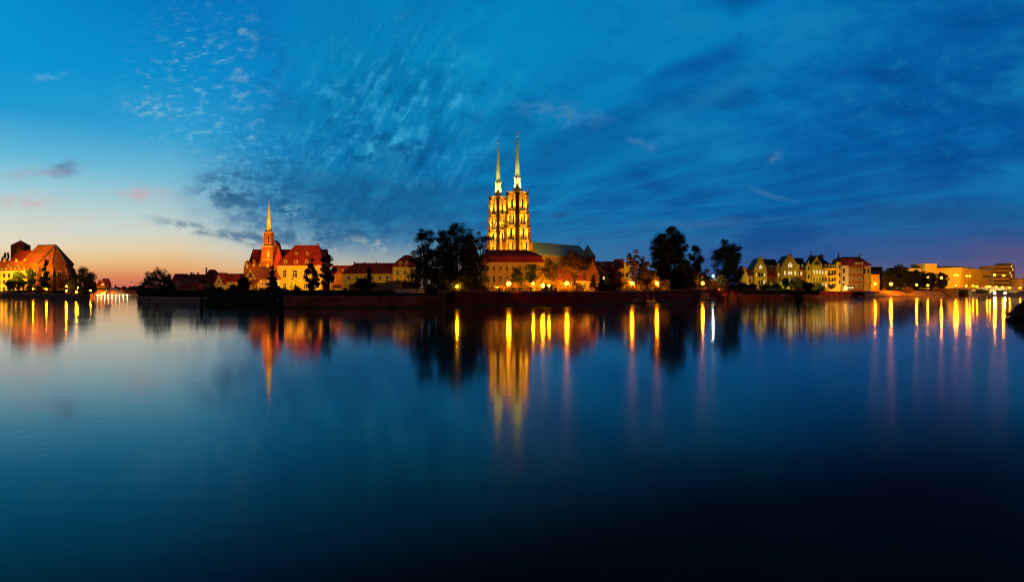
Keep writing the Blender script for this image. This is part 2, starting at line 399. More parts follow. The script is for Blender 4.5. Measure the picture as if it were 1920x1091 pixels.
def walls(T_, x0, x1, y0, y1, z0, z1, m, name='wall'): return T_.part(T_.mb().box(x0, x1, y0, y1, z0, z1), name, m)
def hip(T_, x0, x1, y0, y1, ze, zr, m, h0=None, h1=None, over=1.0, name='roof', th=.8):
    """hipped roof with eaves; h0/h1 = inset of the ridge ends (0 = gable)"""
    x0 -= over; x1 += over; y0 -= over; y1 += over; ym = (y0 + y1) / 2
    h0 = (y1 - y0) / 2 if h0 is None else h0; h1 = (y1 - y0) / 2 if h1 is None else h1
    b = T_.mb(); e = .02
    lo = [(x0, y0, ze - th), (x1, y0, ze - th), (x1, y1, ze - th), (x0, y1, ze - th)]
    b.loft([lo, [(x, y, ze) for x, y, _ in lo], [(x0 + h0, ym - e, zr), (x1 - h1, ym - e, zr), (x1 - h1, ym + e, zr), (x0 + h0, ym + e, zr)]])
    return T_.part(b, name, m)
def chimney(T_, x, y, z0, z1, w=2.2, roof=None, m='red_brick'):
    b = T_.mb(); b.box(x - w / 2, x + w / 2, y - w / 2, y + w / 2, z0, z1); b.box(x - w * .65, x + w * .65, y - w * .65, y + w * .65, z1, z1 + .7)
    return T_.part(b, 'chimney', m, roof)
def dormer(T_, x, z, w, h, y, roof=None, m='frame_white', rm='roof_red', dep=5):
    b = T_.mb(); b.prismy([(x - w / 2, z), (x + w / 2, z), (x + w / 2, z + h * .7), (x, z + h), (x - w / 2, z + h * .7)], y, y + dep)
    o = T_.part(b, 'dormer', m, roof)
    b = T_.mb(); b.box(x - w * .26, x + w * .26, y - .15, y + .1, z + h * .12, z + h * .68); T_.part(b, 'dormer_window', 'pane_dark', roof)
    b = T_.mb(); q = .5
    b.prismy([(x - w / 2 - q, z + h * .7 - q), (x, z + h), (x + w / 2 + q, z + h * .7 - q), (x + w / 2 + q, z + h * .7), (x, z + h + q * 1.3), (x - w / 2 - q, z + h * .7)], y - .4, y + dep); T_.part(b, 'dormer_roof', rm, roof)
def bbox_rot(x0, x1, y0, y1): return [(x0, y0), (x1, y0), (x1, y1), (x0, y1)]
def spot(name, loc, target, watts, col, ang=70, blend=.6, size=.5):
    l = bpy.data.lights.new(name, 'SPOT'); l.energy = watts * 5; l.color = col; l.spot_size = R(ang); l.spot_blend = blend; l.shadow_soft_size = size
    o = bpy.data.objects.new(name, l); C.objects.link(o); o.location = loc
    d = Vector(target) - Vector(loc); o.rotation_euler = d.to_track_quat('-Z', 'Y').to_euler(); return o
SOD = (1, .34, .01); GOLD = (1, .56, .03); PALE = (1, .78, .22)

# ------------------------------------------------------------------ trees
def leaves_mesh(name, cen, rad, per, size, mname, rng, parent, flat=.75, loc=(0, 0, 0)):
    """leaf-sized quads scattered through clumps (cen n x 3, rad n)"""
    n = len(cen) * per
    c = np.repeat(np.asarray(cen), per, 0); r = np.repeat(np.asarray(rad), per)
    d = rng.normal(size=(n, 3)); d /= np.linalg.norm(d, axis=1)[:, None] + 1e-9
    q = rng.random(n) ** .5
    p = c + d * (r * q)[:, None] * np.array([1, 1, flat])
    u = rng.normal(size=(n, 3)); u /= np.linalg.norm(u, axis=1)[:, None]
    w = np.cross(u, rng.normal(size=(n, 3))); w /= np.linalg.norm(w, axis=1)[:, None] + 1e-9
    sz = size * (.6 + .8 * rng.random(n))[:, None]
    a, b = u * sz * .5, w * sz * .36
    v = np.stack([p - a, p + b * .9 - a * .1, p + a, p - b], 1).reshape(-1, 3)
    me = bpy.data.meshes.new(name)
    me.vertices.add(4 * n); me.vertices.foreach_set('co', v.ravel())
    me.loops.add(4 * n); me.loops.foreach_set('vertex_index', np.arange(4 * n))
    me.polygons.add(n); me.polygons.foreach_set('loop_start', np.arange(0, 4 * n, 4)); me.polygons.foreach_set('loop_total', np.full(n, 4))
    me.materials.append(MATS[mname]); me.update(); me.validate()
    o = bpy.data.objects.new(name, me); C.objects.link(o); o.parent = parent; o.location = loc
    return o
def crown_pts(kind, W, H, n, rng, z0):
    out = []
    while len(out) < n:
        x, y, tt = rng.uniform(-1, 1), rng.uniform(-1, 1), rng.random()
        if kind == 'oval': pr = (math.sin(math.pi * min(1, (tt * .92 + .08)) ** .85)) ** .55
        elif kind == 'round': pr = math.sqrt(max(0, 1 - (2 * tt - 1) ** 2))
        elif kind == 'broad': pr = (.55 + 2.2 * tt) if tt < .2 else (1 if tt < .66 else math.sqrt(max(0, 1 - ((tt - .66) / .36) ** 2)))
        elif kind == 'dome': pr = math.sqrt(max(0, 1 - tt * tt))
        elif kind == 'cone': pr = (1 - tt) ** .85 * (.72 + .28 * math.cos(tt * 40))
        elif kind == 'column': pr = .9 if .08 < tt < .8 else .6
        elif kind == 'vase': pr = (.35 + .65 * math.sin(math.pi * min(1, tt * 1.02) * .62 + .35)) if tt < .93 else .6
        else: pr = 1
        rr = math.hypot(x, y)
        if rr > pr * (.86 + .2 * math.sin(3 * math.atan2(y, x) + tt * 9)): continue
        if kind in ('oval', 'round', 'vase', 'broad') and rr < pr * .35 and rng.random() < .5: continue
        out.append((x * W / 2, y * W / 2 * .9, z0 + tt * (H - z0)))
    return out
def tree(name, label, px, pyb, pyt, w, D, seed, kind='oval', mname='leaf_dark', n=42, per=70, cr=.15, z0=.22, leaf=None, trunk=True, group=None, cat='tree', tr=.018, lean=0):
    rng = np.random.default_rng(seed); s = D / F; H = (pyb - pyt) * s; Wd = w * s
    th = T(name, label, cat, px, pyb, D, 0, group)
    cr_ = cr * Wd
    pts = crown_pts(kind, Wd - cr_ * 1.1, H - cr_ * .55, n, rng, H * z0)
    if kind == 'cone': rad = [cr_ * (.55 + .5 * rng.random()) * (1.15 - .75 * (p[2] / H)) + .1 for p in pts]
    else: rad = [cr_ * (.65 + .7 * rng.random()) for p in pts]
    lf = leaf or max(.15, 2.1 * s); per = int(per * 1.5)
    leaves_mesh('crown' if cat == 'tree' else 'foliage', pts, rad, per, lf, mname, rng, th.o, .8 if kind != 'cone' else .5)
    if trunk:
        b = MB(); r0 = max(.12, tr * H); top = Vector((lean * Wd, 0, H * (.9 if kind in ('cone', 'column') else .62)))
        prev = Vector((0, 0, -.4)); k = 5
        spine = [Vector((top.x * (q / k) + rng.normal() * r0 * .4 * (q > 0), rng.normal() * r0 * .3 * (q > 0), -.3 + (top.z + .3) * q / k)) for q in range(k + 1)]
        for q in range(k): b.tube(spine[q], spine[q + 1], r0 * (1.15 - .17 * q), r0 * (1.15 - .17 * (q + 1)), 7)
        if kind not in ('cone', 'column'):
            idx = rng.permutation(len(pts))[:min(16, len(pts))]
            for q in idx:
                p1 = Vector(pts[q]); j = 2 + int(rng.integers(0, 3)); p0 = spine[min(j, k)]
                if p1.z < p0.z: p0 = spine[1]
                mid_ = p0.lerp(p1, .5) + Vector((0, 0, .04 * H)); b.tube(p0, mid_, r0 * .42, r0 * .26, 5); b.tube(mid_, p1, r0 * .26, r0 * .08, 5)
        b.build('trunk', 'bark', th.o, smooth=True)
    return th
def bush(label, px, pyb, pyt, w, D, seed, mname='leaf_dark', n=16, per=60, kind='dome', group=None, cr=.22, name='shrub'):
    return tree(name, label, px, pyb, pyt, w, D, seed, kind, mname, n, per, cr, .02, None, True, group, 'shrub', .03)

# ------------------------------------------------------------------ lamps
LAMPS = []
def lamp(label, px, py, pyb, D, kind='lamp_sodium', r=.38, group='street lamps along the river', style='globe', head=None):
    th = T('street_lamp', label, 'street lamp', px, pyb, D, 0, group); s = th.sc; h = (pyb - py) * s
    b = MB(); b.lathe(0, 0, [(.16, -.1), (.16, .25), (.07, .35), (.05, h - r * 1.2)], 8); th.part(b, 'pole', 'metal_dark')
    if style == 'globe':
        b = MB(); b.lathe(0, 0, [(r * .55, h - r * 1.25), (r * .7, h - r * .95), (r * .4, h - r * .9)], 8); th.part(b, 'lantern_base', 'metal_dark')
        b = MB(); b.lathe(0, 0, [(r * .5, h + r * .88), (r * .75, h + r * .98), (r * .1, h + r * 1.35)], 8); th.part(b, 'lantern_cap', 'metal_dark')
        b = MB(); b.ball(0, 0, h, r, 10); th.part(b, 'lamp_globe', kind, smooth=True)
    else:   # a pair of arms with one head at each end
        b = MB(); g = MB()
        for dx in head:
            b.tube((0, 0, h - r * 1.3), (dx * s, 0, h + .25), .05); b.box(dx * s - .6, dx * s + .6, -.3, .3, h + .22, h + .4)
        th.part(b, 'lamp_arm', 'metal_grey')
        for dx in head: th.part(MB().ball(dx * s, 0, h, r, 8, 0, .6), 'lamp_head', kind, smooth=True)
    return th
# ------------------------------------------------------------------ river, ground and quays
def DW(pyw): return CAMZ * F / (pyw - HOR)
SH = [(-400, 555, 547), (-150, 556.5, 547.5), (0, 558.5, 549), (85, 561, 550.5), (140, 563, 551.5), (167, 564, 553)]
ISL = [(258, 566.5, 556), (300, 569.5, 556.5), (345, 573, 557.3), (388, 575.8, 557.3)]
Q1 = [(531, 577.5, 554.6), (660, 577.3, 555), (822, 576.2, 555)]
Q2 = [(822, 576.0, 544.8), (900, 575, 545.4), (1000, 573, 546), (1100, 571.5, 546), (1180, 569, 545.3), (1240, 566.3, 544), (1300, 563.5, 541.8), (1345, 562, 541.5)]
Q3 = [(1345, 561.8, 541.5), (1420, 560.2, 542), (1480, 559, 542.5), (1540, 557.4, 543.2), (1600, 556.3, 544)]
RV = [(1600, 556.2, 544), (1640, 556.4, 544.6), (1700, 555.7, 544.7), (1750, 555.3, 545), (1783, 554.9, 545.4)]
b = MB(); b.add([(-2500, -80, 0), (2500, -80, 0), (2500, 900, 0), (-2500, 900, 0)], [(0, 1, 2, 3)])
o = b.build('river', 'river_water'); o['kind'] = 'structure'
# ground: one sheet from the top of the banks to the horizon
near = [(px, DW(w), tp, 0.6) for px, w, tp in SH] + [(168, 440, 544.5, 0), (257, 440, 544.5, 0)] + \
       [(px, DW(w), tp, .6) for px, w, tp in ISL] + [(392, 203, 549, 0), (460, 201, 548, 0), (528, 199, 549, 0)] + \
       [(px, DW(w), tp, .6) for px, w, tp in Q1] + [(px + .5, DW(w), tp, .6) for px, w, tp in Q2] + \
       [(px + .5, DW(w), tp, .6) for px, w, tp in Q3[1:]] + [(px, DW(w) * 1.03, tp, 0) for px, w, tp in RV] + [(1784, 545, 543.5, 0), (2300, 545, 543.5, 0)]
rows = [[], [], [], []]
for px, D, tp, dd in near:
    e = at(px, tp, D); e.y += dd; rows[0].append(e)
    D1 = D + 22; z1 = max(e.z, 5 - 5 * D1 / F) if D < 400 else e.z
    rows[1].append(Vector(((px - 960) / F * D1, D1, z1 + .05)))
    D2 = max(D + 90, 330); rows[2].append(Vector(((px - 960) / F * D2, D2, 4.15)))
    rows[3].append(Vector(((px - 960) / F * 6000, 6000, 4.6)))
b = MB(); b.loft(rows, caps=False, closed=False); o = b.build('ground', 'soil'); o['kind'] = 'structure'
def qwall(label, pts, m, name='quay_wall', ledge=0, cop=.35, copm='coping', th=.6, cat='quay wall'):
    tp = [at(px, tp_, DW(w)) for px, w, tp_ in pts]
    root = bpy.data.objects.new(name, None); C.objects.link(root); root.location = (tp[0].x, tp[0].y, 0); tag(root, label, cat)
    L = root.location
    b = MB(); b.loft([[Vector((p.x, p.y + th, -1.5)) - L, Vector((p.x, p.y, -1.5)) - L, Vector((p.x, p.y, p.z - cop)) - L, Vector((p.x, p.y + th, p.z - cop)) - L] for p in tp]); b.build('wall_face', m, root)
    if cop:
        b = MB(); b.loft([[Vector((p.x, p.y + th + .1, p.z - cop)) - L, Vector((p.x, p.y - .14, p.z - cop)) - L, Vector((p.x, p.y - .14, p.z)) - L, Vector((p.x, p.y + th + .1, p.z)) - L] for p in tp]); b.build('coping', copm, root)
    if ledge:
        b = MB(); b.loft([[Vector((p.x, p.y - .003, -1.5)) - L, Vector((p.x, p.y - ledge, -1.5)) - L, Vector((p.x, p.y - ledge, .45)) - L, Vector((p.x, p.y - .003, .55)) - L] for p in tp]); b.build('ledge', 'quay_stone', root)
    return root
qwall('low dark stone embankment wall on the left bank under the orange lamps', SH, 'quay_stone')
qwall('mauve stone wall at the island tip below the round tree', ISL, 'quay_stone', ledge=.5)
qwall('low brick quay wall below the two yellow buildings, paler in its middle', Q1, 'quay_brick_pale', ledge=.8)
qwall('long dark red promenade wall under the row of orange lamps', Q2, 'quay_brick', ledge=1.0)
qwall('dark brick wall below the yellow gabled houses', Q3, 'quay_brick', ledge=.9)
# left channel far bank
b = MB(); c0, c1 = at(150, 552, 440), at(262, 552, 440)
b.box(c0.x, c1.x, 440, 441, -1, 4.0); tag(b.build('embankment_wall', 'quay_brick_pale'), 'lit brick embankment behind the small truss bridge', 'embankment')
# pier block where the low and the high quay meet
th = T('stone_pier', 'pale rough stone pier where the low and the high quay wall meet', 'pier', 826, 576, 183.6)
th.part(th.mb().box(-6, 6, -3, 4, -3, 29.5), 'pier_body', 'quay_stone'); th.part(th.mb().box(-7, 7, -4, 4.5, 29.5, 31.5), 'coping', 'coping')
th = T('sluice_gate', 'black recessed sluice opening with a dark frame in the promenade wall', 'sluice gate', 846, 576, 186)
th.part(th.mb().box(-7, 7, -3, .2, 8, 27), 'gate_leaf', 'metal_dark'); th.part(th.mb().box(-8.5, -7, -4, .2, 3, 28).box(7, 8.5, -4, .2, 3, 28).box(-8.5, 8.5, -4, .2, 28, 29.5), 'gate_frame', 'wood_dark')
# grassy bank
rows = []
for k in range(9):
    f = k / 8; row = []
    for j in range(25):
        px = 386 + (533 - 386) * j / 24
        D = 186 + 14 * f; z = -.35 + 4.3 * (f ** .8) + .22 * math.sin(j * 1.7 + k) * math.sin(j * .6 + 2 * k) * (k > 0)
        row.append(Vector(((px - 960) / F * D, D, z)))
    rows.append(row)
b = MB(); b.loft(rows, caps=False, closed=False); o = b.build('river_bank', 'soil', smooth=True); o['kind'] = 'structure'
rng = np.random.default_rng(5); pts = []
for q in range(420):
    px = rng.uniform(388, 531); f = rng.random(); D = 186.5 + 13.5 * f
    pts.append(((px - 960) / F * D, D, -.1 + 4.2 * f ** .8))
o = leaves_mesh('bank_grass', pts, rng.uniform(.5, .95, len(pts)), 34, .34, 'grass', rng, None); o['kind'] = 'stuff'; tag(o, 'tall green grass growing down the island bank', 'grass')
# sloped revetments on the right bank
def revet(label, pts, run, m='revetment'):
    root = bpy.data.objects.new('revetment', None); C.objects.link(root); tag(root, label, 'revetment')
    a = [at(px, w, DW(w)) for px, w, tp in pts]; c = [at(px, tp, DW(w) * 1.03) for px, w, tp in pts]
    root.location = (a[0].x, a[0].y, 0); L = root.location
    b = MB(); b.loft([[Vector((p.x, p.y, -.8)) - L, Vector((p.x, p.y, .3)) - L, Vector((q.x, q.y, q.z)) - L, Vector((q.x, q.y + .5, q.z)) - L, Vector((q.x, q.y + .5, -.8)) - L] for p, q in zip(a, c)]); b.build('slope', m, root)
    b = MB(); b.loft([[Vector((p.x, p.y - .9, -.8)) - L, Vector((p.x, p.y - .9, .4)) - L, Vector((p.x, p.y - .01, .4)) - L, Vector((p.x, p.y - .01, -.8)) - L] for p in a]); b.build('toe_ledge', 'concrete', root)
    return root
revet('sunken stone slope with a dark stair hollow right of the brick wall', [(1600, 556.2, 544), (1622, 556.3, 544.3), (1640, 556.4, 544.6)], 10, 'stone_grey')
revet('long orange lit paved slope on the right bank ending at the bridge', RV[1:], 12)
th = T('river_stair', 'dark triangular stair hollow at the end of the brick wall', 'stairs', 1612, 556, 422)
b = th.mb()
for k in range(8): b.box(-12 + k * 1.3, 12 - k * 1.3, -1.5 + k * .8, 12, k * 1.4, (k + 1) * 1.4)
th.part(b, 'steps', 'wood_dark'); th.part(th.mb().tube((-13, -2, 0), (-3, 4, 12.5), .5).tube((13, -2, 0), (3, 4, 12.5), .5), 'side_kerb', 'coping')
# ------------------------------------------------------------------ the cathedral
K = .70711
cath = T('cathedral', 'floodlit golden brick cathedral with two pointed spires and a green nave roof', 'cathedral', 970, 545, 420)
def cath_tower(sub, secs, ztop, spire, wins):
    """secs: (z0, z1, r) half-diagonals; square plan set corner-on to the viewer"""
    b = sub.mb()
    for z0, z1, r in secs: b.prismz([(0, -r), (r, 0), (0, r), (-r, 0)], z0, z1)
    sub.part(b, 'tower_body', 'cathedral_brick')
    for z0, z1, r in secs[1:]:
        q = r + 1.6; b = sub.mb(); b.prismz([(0, -q), (q, 0), (0, q), (-q, 0)], z0 - .8, z0 + .5); sub.part(b, 'cornice', 'stone_trim')
    r = secs[-1][2] + 1.5
    b = sub.mb(); b.prismz([(0, -r), (r, 0), (0, r), (-r, 0)], ztop - .6, ztop + .6)
    for sx, sy in ((1, 1), (1, -1), (-1, 1), (-1, -1)):
        for j in range(9):
            f = (j + .5) / 9; x, y = sx * r * f, sy * r * (1 - f); b.box(x - .45, x + .45, y - .45, y + .45, ztop + .6, ztop + 2.2)
    sub.part(b, 'parapet', 'stone_trim')
    for ux, uy, mt in ((0, -1, 'dark_brick'), (1, 0, 'dark_brick'), (-1, 0, 'dark_brick'), (0, 1, 'cathedral_brick')):  # front and side buttresses: shade put into a darker brick
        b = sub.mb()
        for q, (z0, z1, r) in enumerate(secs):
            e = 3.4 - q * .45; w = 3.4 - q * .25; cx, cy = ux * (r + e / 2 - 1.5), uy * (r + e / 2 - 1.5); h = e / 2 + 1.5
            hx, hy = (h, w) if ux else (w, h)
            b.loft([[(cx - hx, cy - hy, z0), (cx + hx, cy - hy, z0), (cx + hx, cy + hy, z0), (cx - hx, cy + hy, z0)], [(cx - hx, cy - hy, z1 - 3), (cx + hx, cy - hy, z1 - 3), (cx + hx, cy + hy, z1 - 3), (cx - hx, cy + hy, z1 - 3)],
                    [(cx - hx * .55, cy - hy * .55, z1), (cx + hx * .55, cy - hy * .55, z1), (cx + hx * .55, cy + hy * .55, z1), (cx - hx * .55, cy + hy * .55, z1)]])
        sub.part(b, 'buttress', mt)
        r = secs[-1][2] + .8; b = sub.mb(); b.lathe(ux * r, uy * r, [(1.3, ztop - 5), (1.3, ztop + 2), (1.7, ztop + 2.2), (.1, ztop + 9)], 6); sub.part(b, 'pinnacle', 'stone_trim')
    for side in (1, -1):
        dx = (K, K) if side > 0 else (K, -K)
        for (z0, w, h, u, r) in wins:      # u along the face from its middle
            d = r * K; cx = side * d * K + dx[0] * u * side * (1 if side > 0 else 1); cy = -d * K + dx[1] * u * side
            window(sub, cx, z0, w, h, cy, 'stone_trim', 'pane_dark', 2, False, dx=(round(dx[0], 5), round(dx[1], 5)))
        for (z0, z1, r) in secs[1:]:       # slim wall shafts either side of the openings
            for u in (-.62, .62):
                d = r * K + .3; cx = side * d * K + dx[0] * u * r * K * side; cy = -d * K + dx[1] * u * r * K * side
                b = sub.mb(); b.lathe(cx, cy, [(1.3, z0), (1.2, z1 - 6), (1.7, z1 - 5.5), (.1, z1 + 1)], 6); sub.part(b, 'wall_shaft', 'stone_trim')
    b = sub.mb(); z0, zr, zt, rl = spire
    b.lathe(0, 0, [(rl, z0), (rl * .80, z0 + (zr - z0) * .3), (rl * .66, z0 + (zr - z0) * .65), (rl * .56, zr)], 8, 0, R(22.5)); sub.part(b, 'spire_base', 'spire_copper')
    b = sub.mb(); b.lathe(0, 0, [(rl * .66, zr), (rl * .70, zr + 1), (rl * .5, zr + 1.1), (rl * .5, zr + 5)], 8, 0, R(22.5))
    for j in range(8): a = R(45 * j); b.lathe(rl * .6 * math.cos(a), rl * .6 * math.sin(a), [(.5, zr + .8), (.5, zr + 4.2), (.05, zr + 6)], 4)
    sub.part(b, 'spire_lantern', 'stone_trim')
    b = sub.mb(); b.lathe(0, 0, [(rl * .5, zr + 4), (rl * .46, zr + 9), (rl * .36, zr + (zt - zr) * .45), (rl * .20, zr + (zt - zr) * .8), (.6, zt)], 8, 0, R(22.5)); sub.part(b, 'spire', 'spire_copper')
    b = sub.mb(); b.ball(0, 0, zt + .8, 1.5, 8); sub.part(b, 'finial_ball', 'gilt')
    b = sub.mb(); b.tube((0, 0, zt), (0, 0, zt + 10), .28); b.box(-.3, 3.4, -.12, .12, zt + 7.2, zt + 9); b.box(-1.8, 1.8, -.1, .1, zt + 4.4, zt + 4.9); sub.part(b, 'weather_vane', 'gilt')
cr = cath.sub(970, 545, 420)
cath_tower(cr, [(-4, 95.4, 25), (95.4, 122, 22.2), (122, 148, 20.6), (148, 183, 19.2)], 183.5, (183.5, 209, 289.5, 10.2),
           [(153, 5.4, 20, 0, 19.2), (125, 4.4, 17, -4.8, 20.6), (125, 4.4, 17, 4.8, 20.6), (98, 6.4, 20, 0, 22.2), (76, 4.2, 15, -6, 25), (76, 4.2, 15, 6, 25)])
cl = cath.sub(934, 545, 438)
cath_tower(cl, [(-4, 90, 18.4), (90, 113, 16.6), (113, 142, 16), (142, 173.5, 15.4)], 174, (174, 200, 274.5, 9),
           [(146, 4.6, 20, 0, 15.4), (116, 3.6, 19, -4, 16), (116, 3.6, 19, 4, 16), (92, 5, 16, 0, 16.6), (70, 4.6, 14, 0, 18.4)])
nv = cath.sub(986, 545, 428, 52)
nv.part(nv.mb().prismx([(-30, 67), (-29, 66), (0, 90.6), (29, 66), (30, 67), (0, 92.4)], 0, 184), 'nave_roof', 'roof_copper')
nv.part(nv.mb().prismx([(-27, -3), (-27, 66), (0, 90), (27, 66), (27, -3)], .5, 183), 'nave_wall', 'cathedral_brick')
for j in range(6):
    nv.part(nv.mb().prismx([(-32, -3), (-32, 48), (-27, 62), (-26, -3)], 22 + j * 28, 26 + j * 28), 'nave_buttress', 'cathedral_brick')
    window(nv, 38 + j * 28, 30, 7, 28, -27.1, 'stone_trim', 'pane_dark', 2)
nv.part(nv.mb().tube((183, 0, 91), (183, 0, 101), .4), 'ridge_cross', 'metal_dark')
# tower floods: from the roofs and ledges around it
def W2(sub, x, y, z): return Vector(at(sub.px, sub.py, sub.D)) + Vector((x, y, z)) * sub.sc
for sub, secs, top in ((cr, [(62, 25), (96, 22.2), (122.5, 20.6), (148.5, 19.2)], 184), (cl, [(60, 18.4), (90.5, 16.6), (113.5, 16), (142.5, 15.4)], 174)):
    for side in (1, -1):
        for k, (z, r) in enumerate(secs):
            for f in (.28, .72):
                e = 6 if k else 16
                bx, by = side * r * f, -r * (1 - f)
                p = W2(sub, bx + side * e * K, by - e * K, z + (1.5 if k else -4)); q = W2(sub, bx + side * .5, by - .5, z + (22 if k else 40))
                spot('flood_or_fill_light', p, q, (5600, 2800, 2500, 2400)[k], (1, .52, .025), 62, .7, .2)
        for yy in (-1, 1):
            p = W2(sub, side * 9.5, yy * 9.5, top + 2); spot('spire_floodlight', p, W2(sub, 0, 0, top + 45), 3400, PALE, 55, .7, .3)
for (px, py, D, tx, ty, tD, w) in ((1062, 500, 385, 975, 440, 420, 9500), (885, 500, 385, 932, 440, 432, 6500), (1066, 512, 388, 1008, 464, 438, 26000)):
    spot('flood_or_fill_light', at(px, py, D), at(tx, ty, tD), w, GOLD, 42, .8, .6)
for px_, py_, tx_, ty_, D_ in ((985, 372, 968.5, 300, 420), (952, 372, 968.5, 300, 420), (944, 384, 934.5, 312, 438), (921, 384, 934.5, 312, 438)): spot('spire_floodlight', at(px_, py_, D_ - 7), at(tx_, ty_, D_), 5200, PALE, 34, .8, .3)
# chapel tower with pyramid roof, right of the nave
t_ = T('chapel_tower', 'square brick tower with a pale green pyramid roof right of the cathedral nave', 'tower', 1103, 545, 395)
t_.part(t_.mb().box(-13, 13, 0, 26, -3, 64), 'wall', 'red_brick')
t_.part(t_.mb().loft([[(-14.5, -1.5, 63.5), (14.5, -1.5, 63.5), (14.5, 27.5, 63.5), (-14.5, 27.5, 63.5)], [(-8, 5, 73), (8, 5, 73), (8, 21, 73), (-8, 21, 73)], [(-.2, 12.8, 87), (.2, 12.8, 87), (.2, 13.2, 87), (-.2, 13.2, 87)]]), 'roof', 'roof_copper')
for x in (-6, 6): window(t_, x, 44, 4, 11, -.1, 'dark_brick', 'pane_dark', 2, False)
# ------------------------------------------------------------------ palace below the towers
pal = T('palace', 'long yellow palace with a dark red mansard roof below the cathedral towers', 'palace', 962, 545, 238)
walls(pal, -62, 58, 0, 60, -4, 52, 'yellow_stucco')
pal.part(pal.mb().box(-63, 59, -1, 61, 51, 53), 'cornice', 'cream_stucco')
pal.part(pal.mb().loft([[(-64, -2, 53), (60, -2, 53), (60, 62, 53), (-64, 62, 53)], [(-57, 5, 64), (53, 5, 64), (53, 55, 64), (-57, 55, 64)]]), 'lower_roof', 'roof_red')
rf = pal.part(pal.mb().loft([[(-60, 2, 64), (56, 2, 64), (56, 58, 64), (-60, 58, 64)], [(-60, 2, 65), (56, 2, 65), (56, 58, 65), (-60, 58, 65)], [(-44, 28, 78), (26, 28, 78), (26, 32, 78), (-44, 32, 78)]]), 'upper_roof', 'roof_red')
dormer(pal, 4, 54, 5, 6, -1.7, rf, 'roof_red', 'roof_dark', 9)
for i in range(9):
    x = -47.5 + i * 12
    window(pal, x, 38, 4.4, 8, -.05); window(pal, x, 16, 4.4, 11, -.05)
    if i % 3 == 0: window(pal, x, 1, 4.4, 8, -.05)
# ------------------------------------------------------------------ church with the single spire
ch = T('church', 'tall brick church with one slender spire and three stepped side gables', 'church', 503, 548, 330)
walls(ch, -51, 98, 22, 74, -4, 51, 'red_brick')
hip(ch, -45, 98, 20, 76, 50, 83, 'roof_red', 0, 0, 1)
walls(ch, -47, -10, 2, 22, -4, 47, 'red_brick', 'aisle_wall')
for j, (x, h) in enumerate(((-40, 60), (-27.5, 63), (-14.5, 66))):
    g = ch.part(ch.mb().prismy([(x - 6, 44), (x + 6, 44), (x + 6, 48), (x + 4, 48), (x + 4, 53), (x + 2, 53), (x + 2, 58), (x + .8, h), (x - .8, h), (x - 2, 58), (x - 2, 53), (x - 4, 53), (x - 4, 48), (x - 6, 48)], 1, 4), 'gable', 'red_brick')
    for u, hh in ((-6, 55), (-3, 59), (3, 59), (6, 55)): ch.part(ch.mb().lathe(x + u, 1.5, [(.7, 42), (.7, hh - 2), (.05, hh + 1)], 4), 'pinnacle', 'red_brick', None)
    window(ch, x, 46, 3, 7, .9, 'stone_trim', 'stone_trim', 2, False)
    window(ch, x, 18, 4, 20, 1.9, 'stone_trim', 'pane_dark', 2)
# tower
ch.part(ch.mb().box(-10, 9.5, -6, 14, -4, 61).box(-9, 8.5, -5, 13, 61, 86).box(-7, 7, -4, 11, 86, 112), 'tower_body', 'red_brick')
for z, r in ((61, 10.6), (86, 9.6), (112, 8)): ch.part(ch.mb().box(-r, r, -r + 3, r + 4, z - .7, z + .8), 'cornice', 'stone_trim')
for sx in (-1, 1): ch.part(ch.mb().loft([[(sx * 9 - 1.8, -8.5, z), (sx * 9 + 1.8, -8.5 , z), (sx * 9 + 1.8, -5, z), (sx * 9 - 1.8, -5, z)] for z in (-4, 60)] + [[(sx * 9 - .9, -6, 88), (sx * 9 + .9, -6, 88), (sx * 9 + .9, -5, 88), (sx * 9 - .9, -5, 88)]]), 'buttress', 'red_brick')
window(ch, 2, 92, 3, 12, -4.1, 'stone_trim', 'pane_dark', 2, False); window(ch, 2, 66, 3.2, 11, -5.1, 'stone_trim', 'stone_trim', 2, False); window(ch, 1, 40, 4, 13, -6.1, 'stone_trim', 'stone_trim', 2, False)
ch.part(ch.mb().lathe(0, 3.5, [(7, 112), (5.8, 118), (4.4, 130), (2.6, 150), (.3, 171)], 8, 0, R(22.5)), 'spire', 'spire_copper')
ch.part(ch.mb().tube((0, 3.5, 170), (0, 3.5, 178), .25).ball(0, 3.5, 172, .8, 6), 'finial', 'gilt')
ch.part(ch.mb().box(9.6, 19, 4, 24, -4, 74).prismy([(9.6, 74), (19, 74), (15, 92), (9.6, 98)], 4, 24), 'stair_block', 'dark_brick')
ch.part(ch.mb().lathe(21, -6, [(9, 46), (9.6, 52), (5, 72), (.3, 88)], 8), 'turret_roof', 'roof_red')
ch.part(ch.mb().lathe(21, -6, [(8, -4), (8, 50)], 8), 'turret_wall', 'red_brick')
ch.part(ch.mb().tube((-45, 48, 82), (-45, 48, 92), .3), 'ridge_cross', 'metal_dark')
spot('flood_or_fill_light', at(500, 545, 300), at(503, 470, 330), 60000, (1, .34, .02), 60, .8, .5)
spot('flood_or_fill_light', at(525, 520, 312), at(503, 450, 328), 14000, (1, .34, .02), 60, .8, .5)
spot('flood_or_fill_light', at(512, 440, 318), at(503, 395, 330), 900, (1, .5, .06), 45, .8, .4); spot('flood_or_fill_light', at(498, 432, 322), at(503, 405, 330), 700, (1, .5, .06), 70, .8, .4)
spot('flood_or_fill_light', at(462, 530, 305), at(478, 492, 330), 5500, SOD, 70, .8, .5)
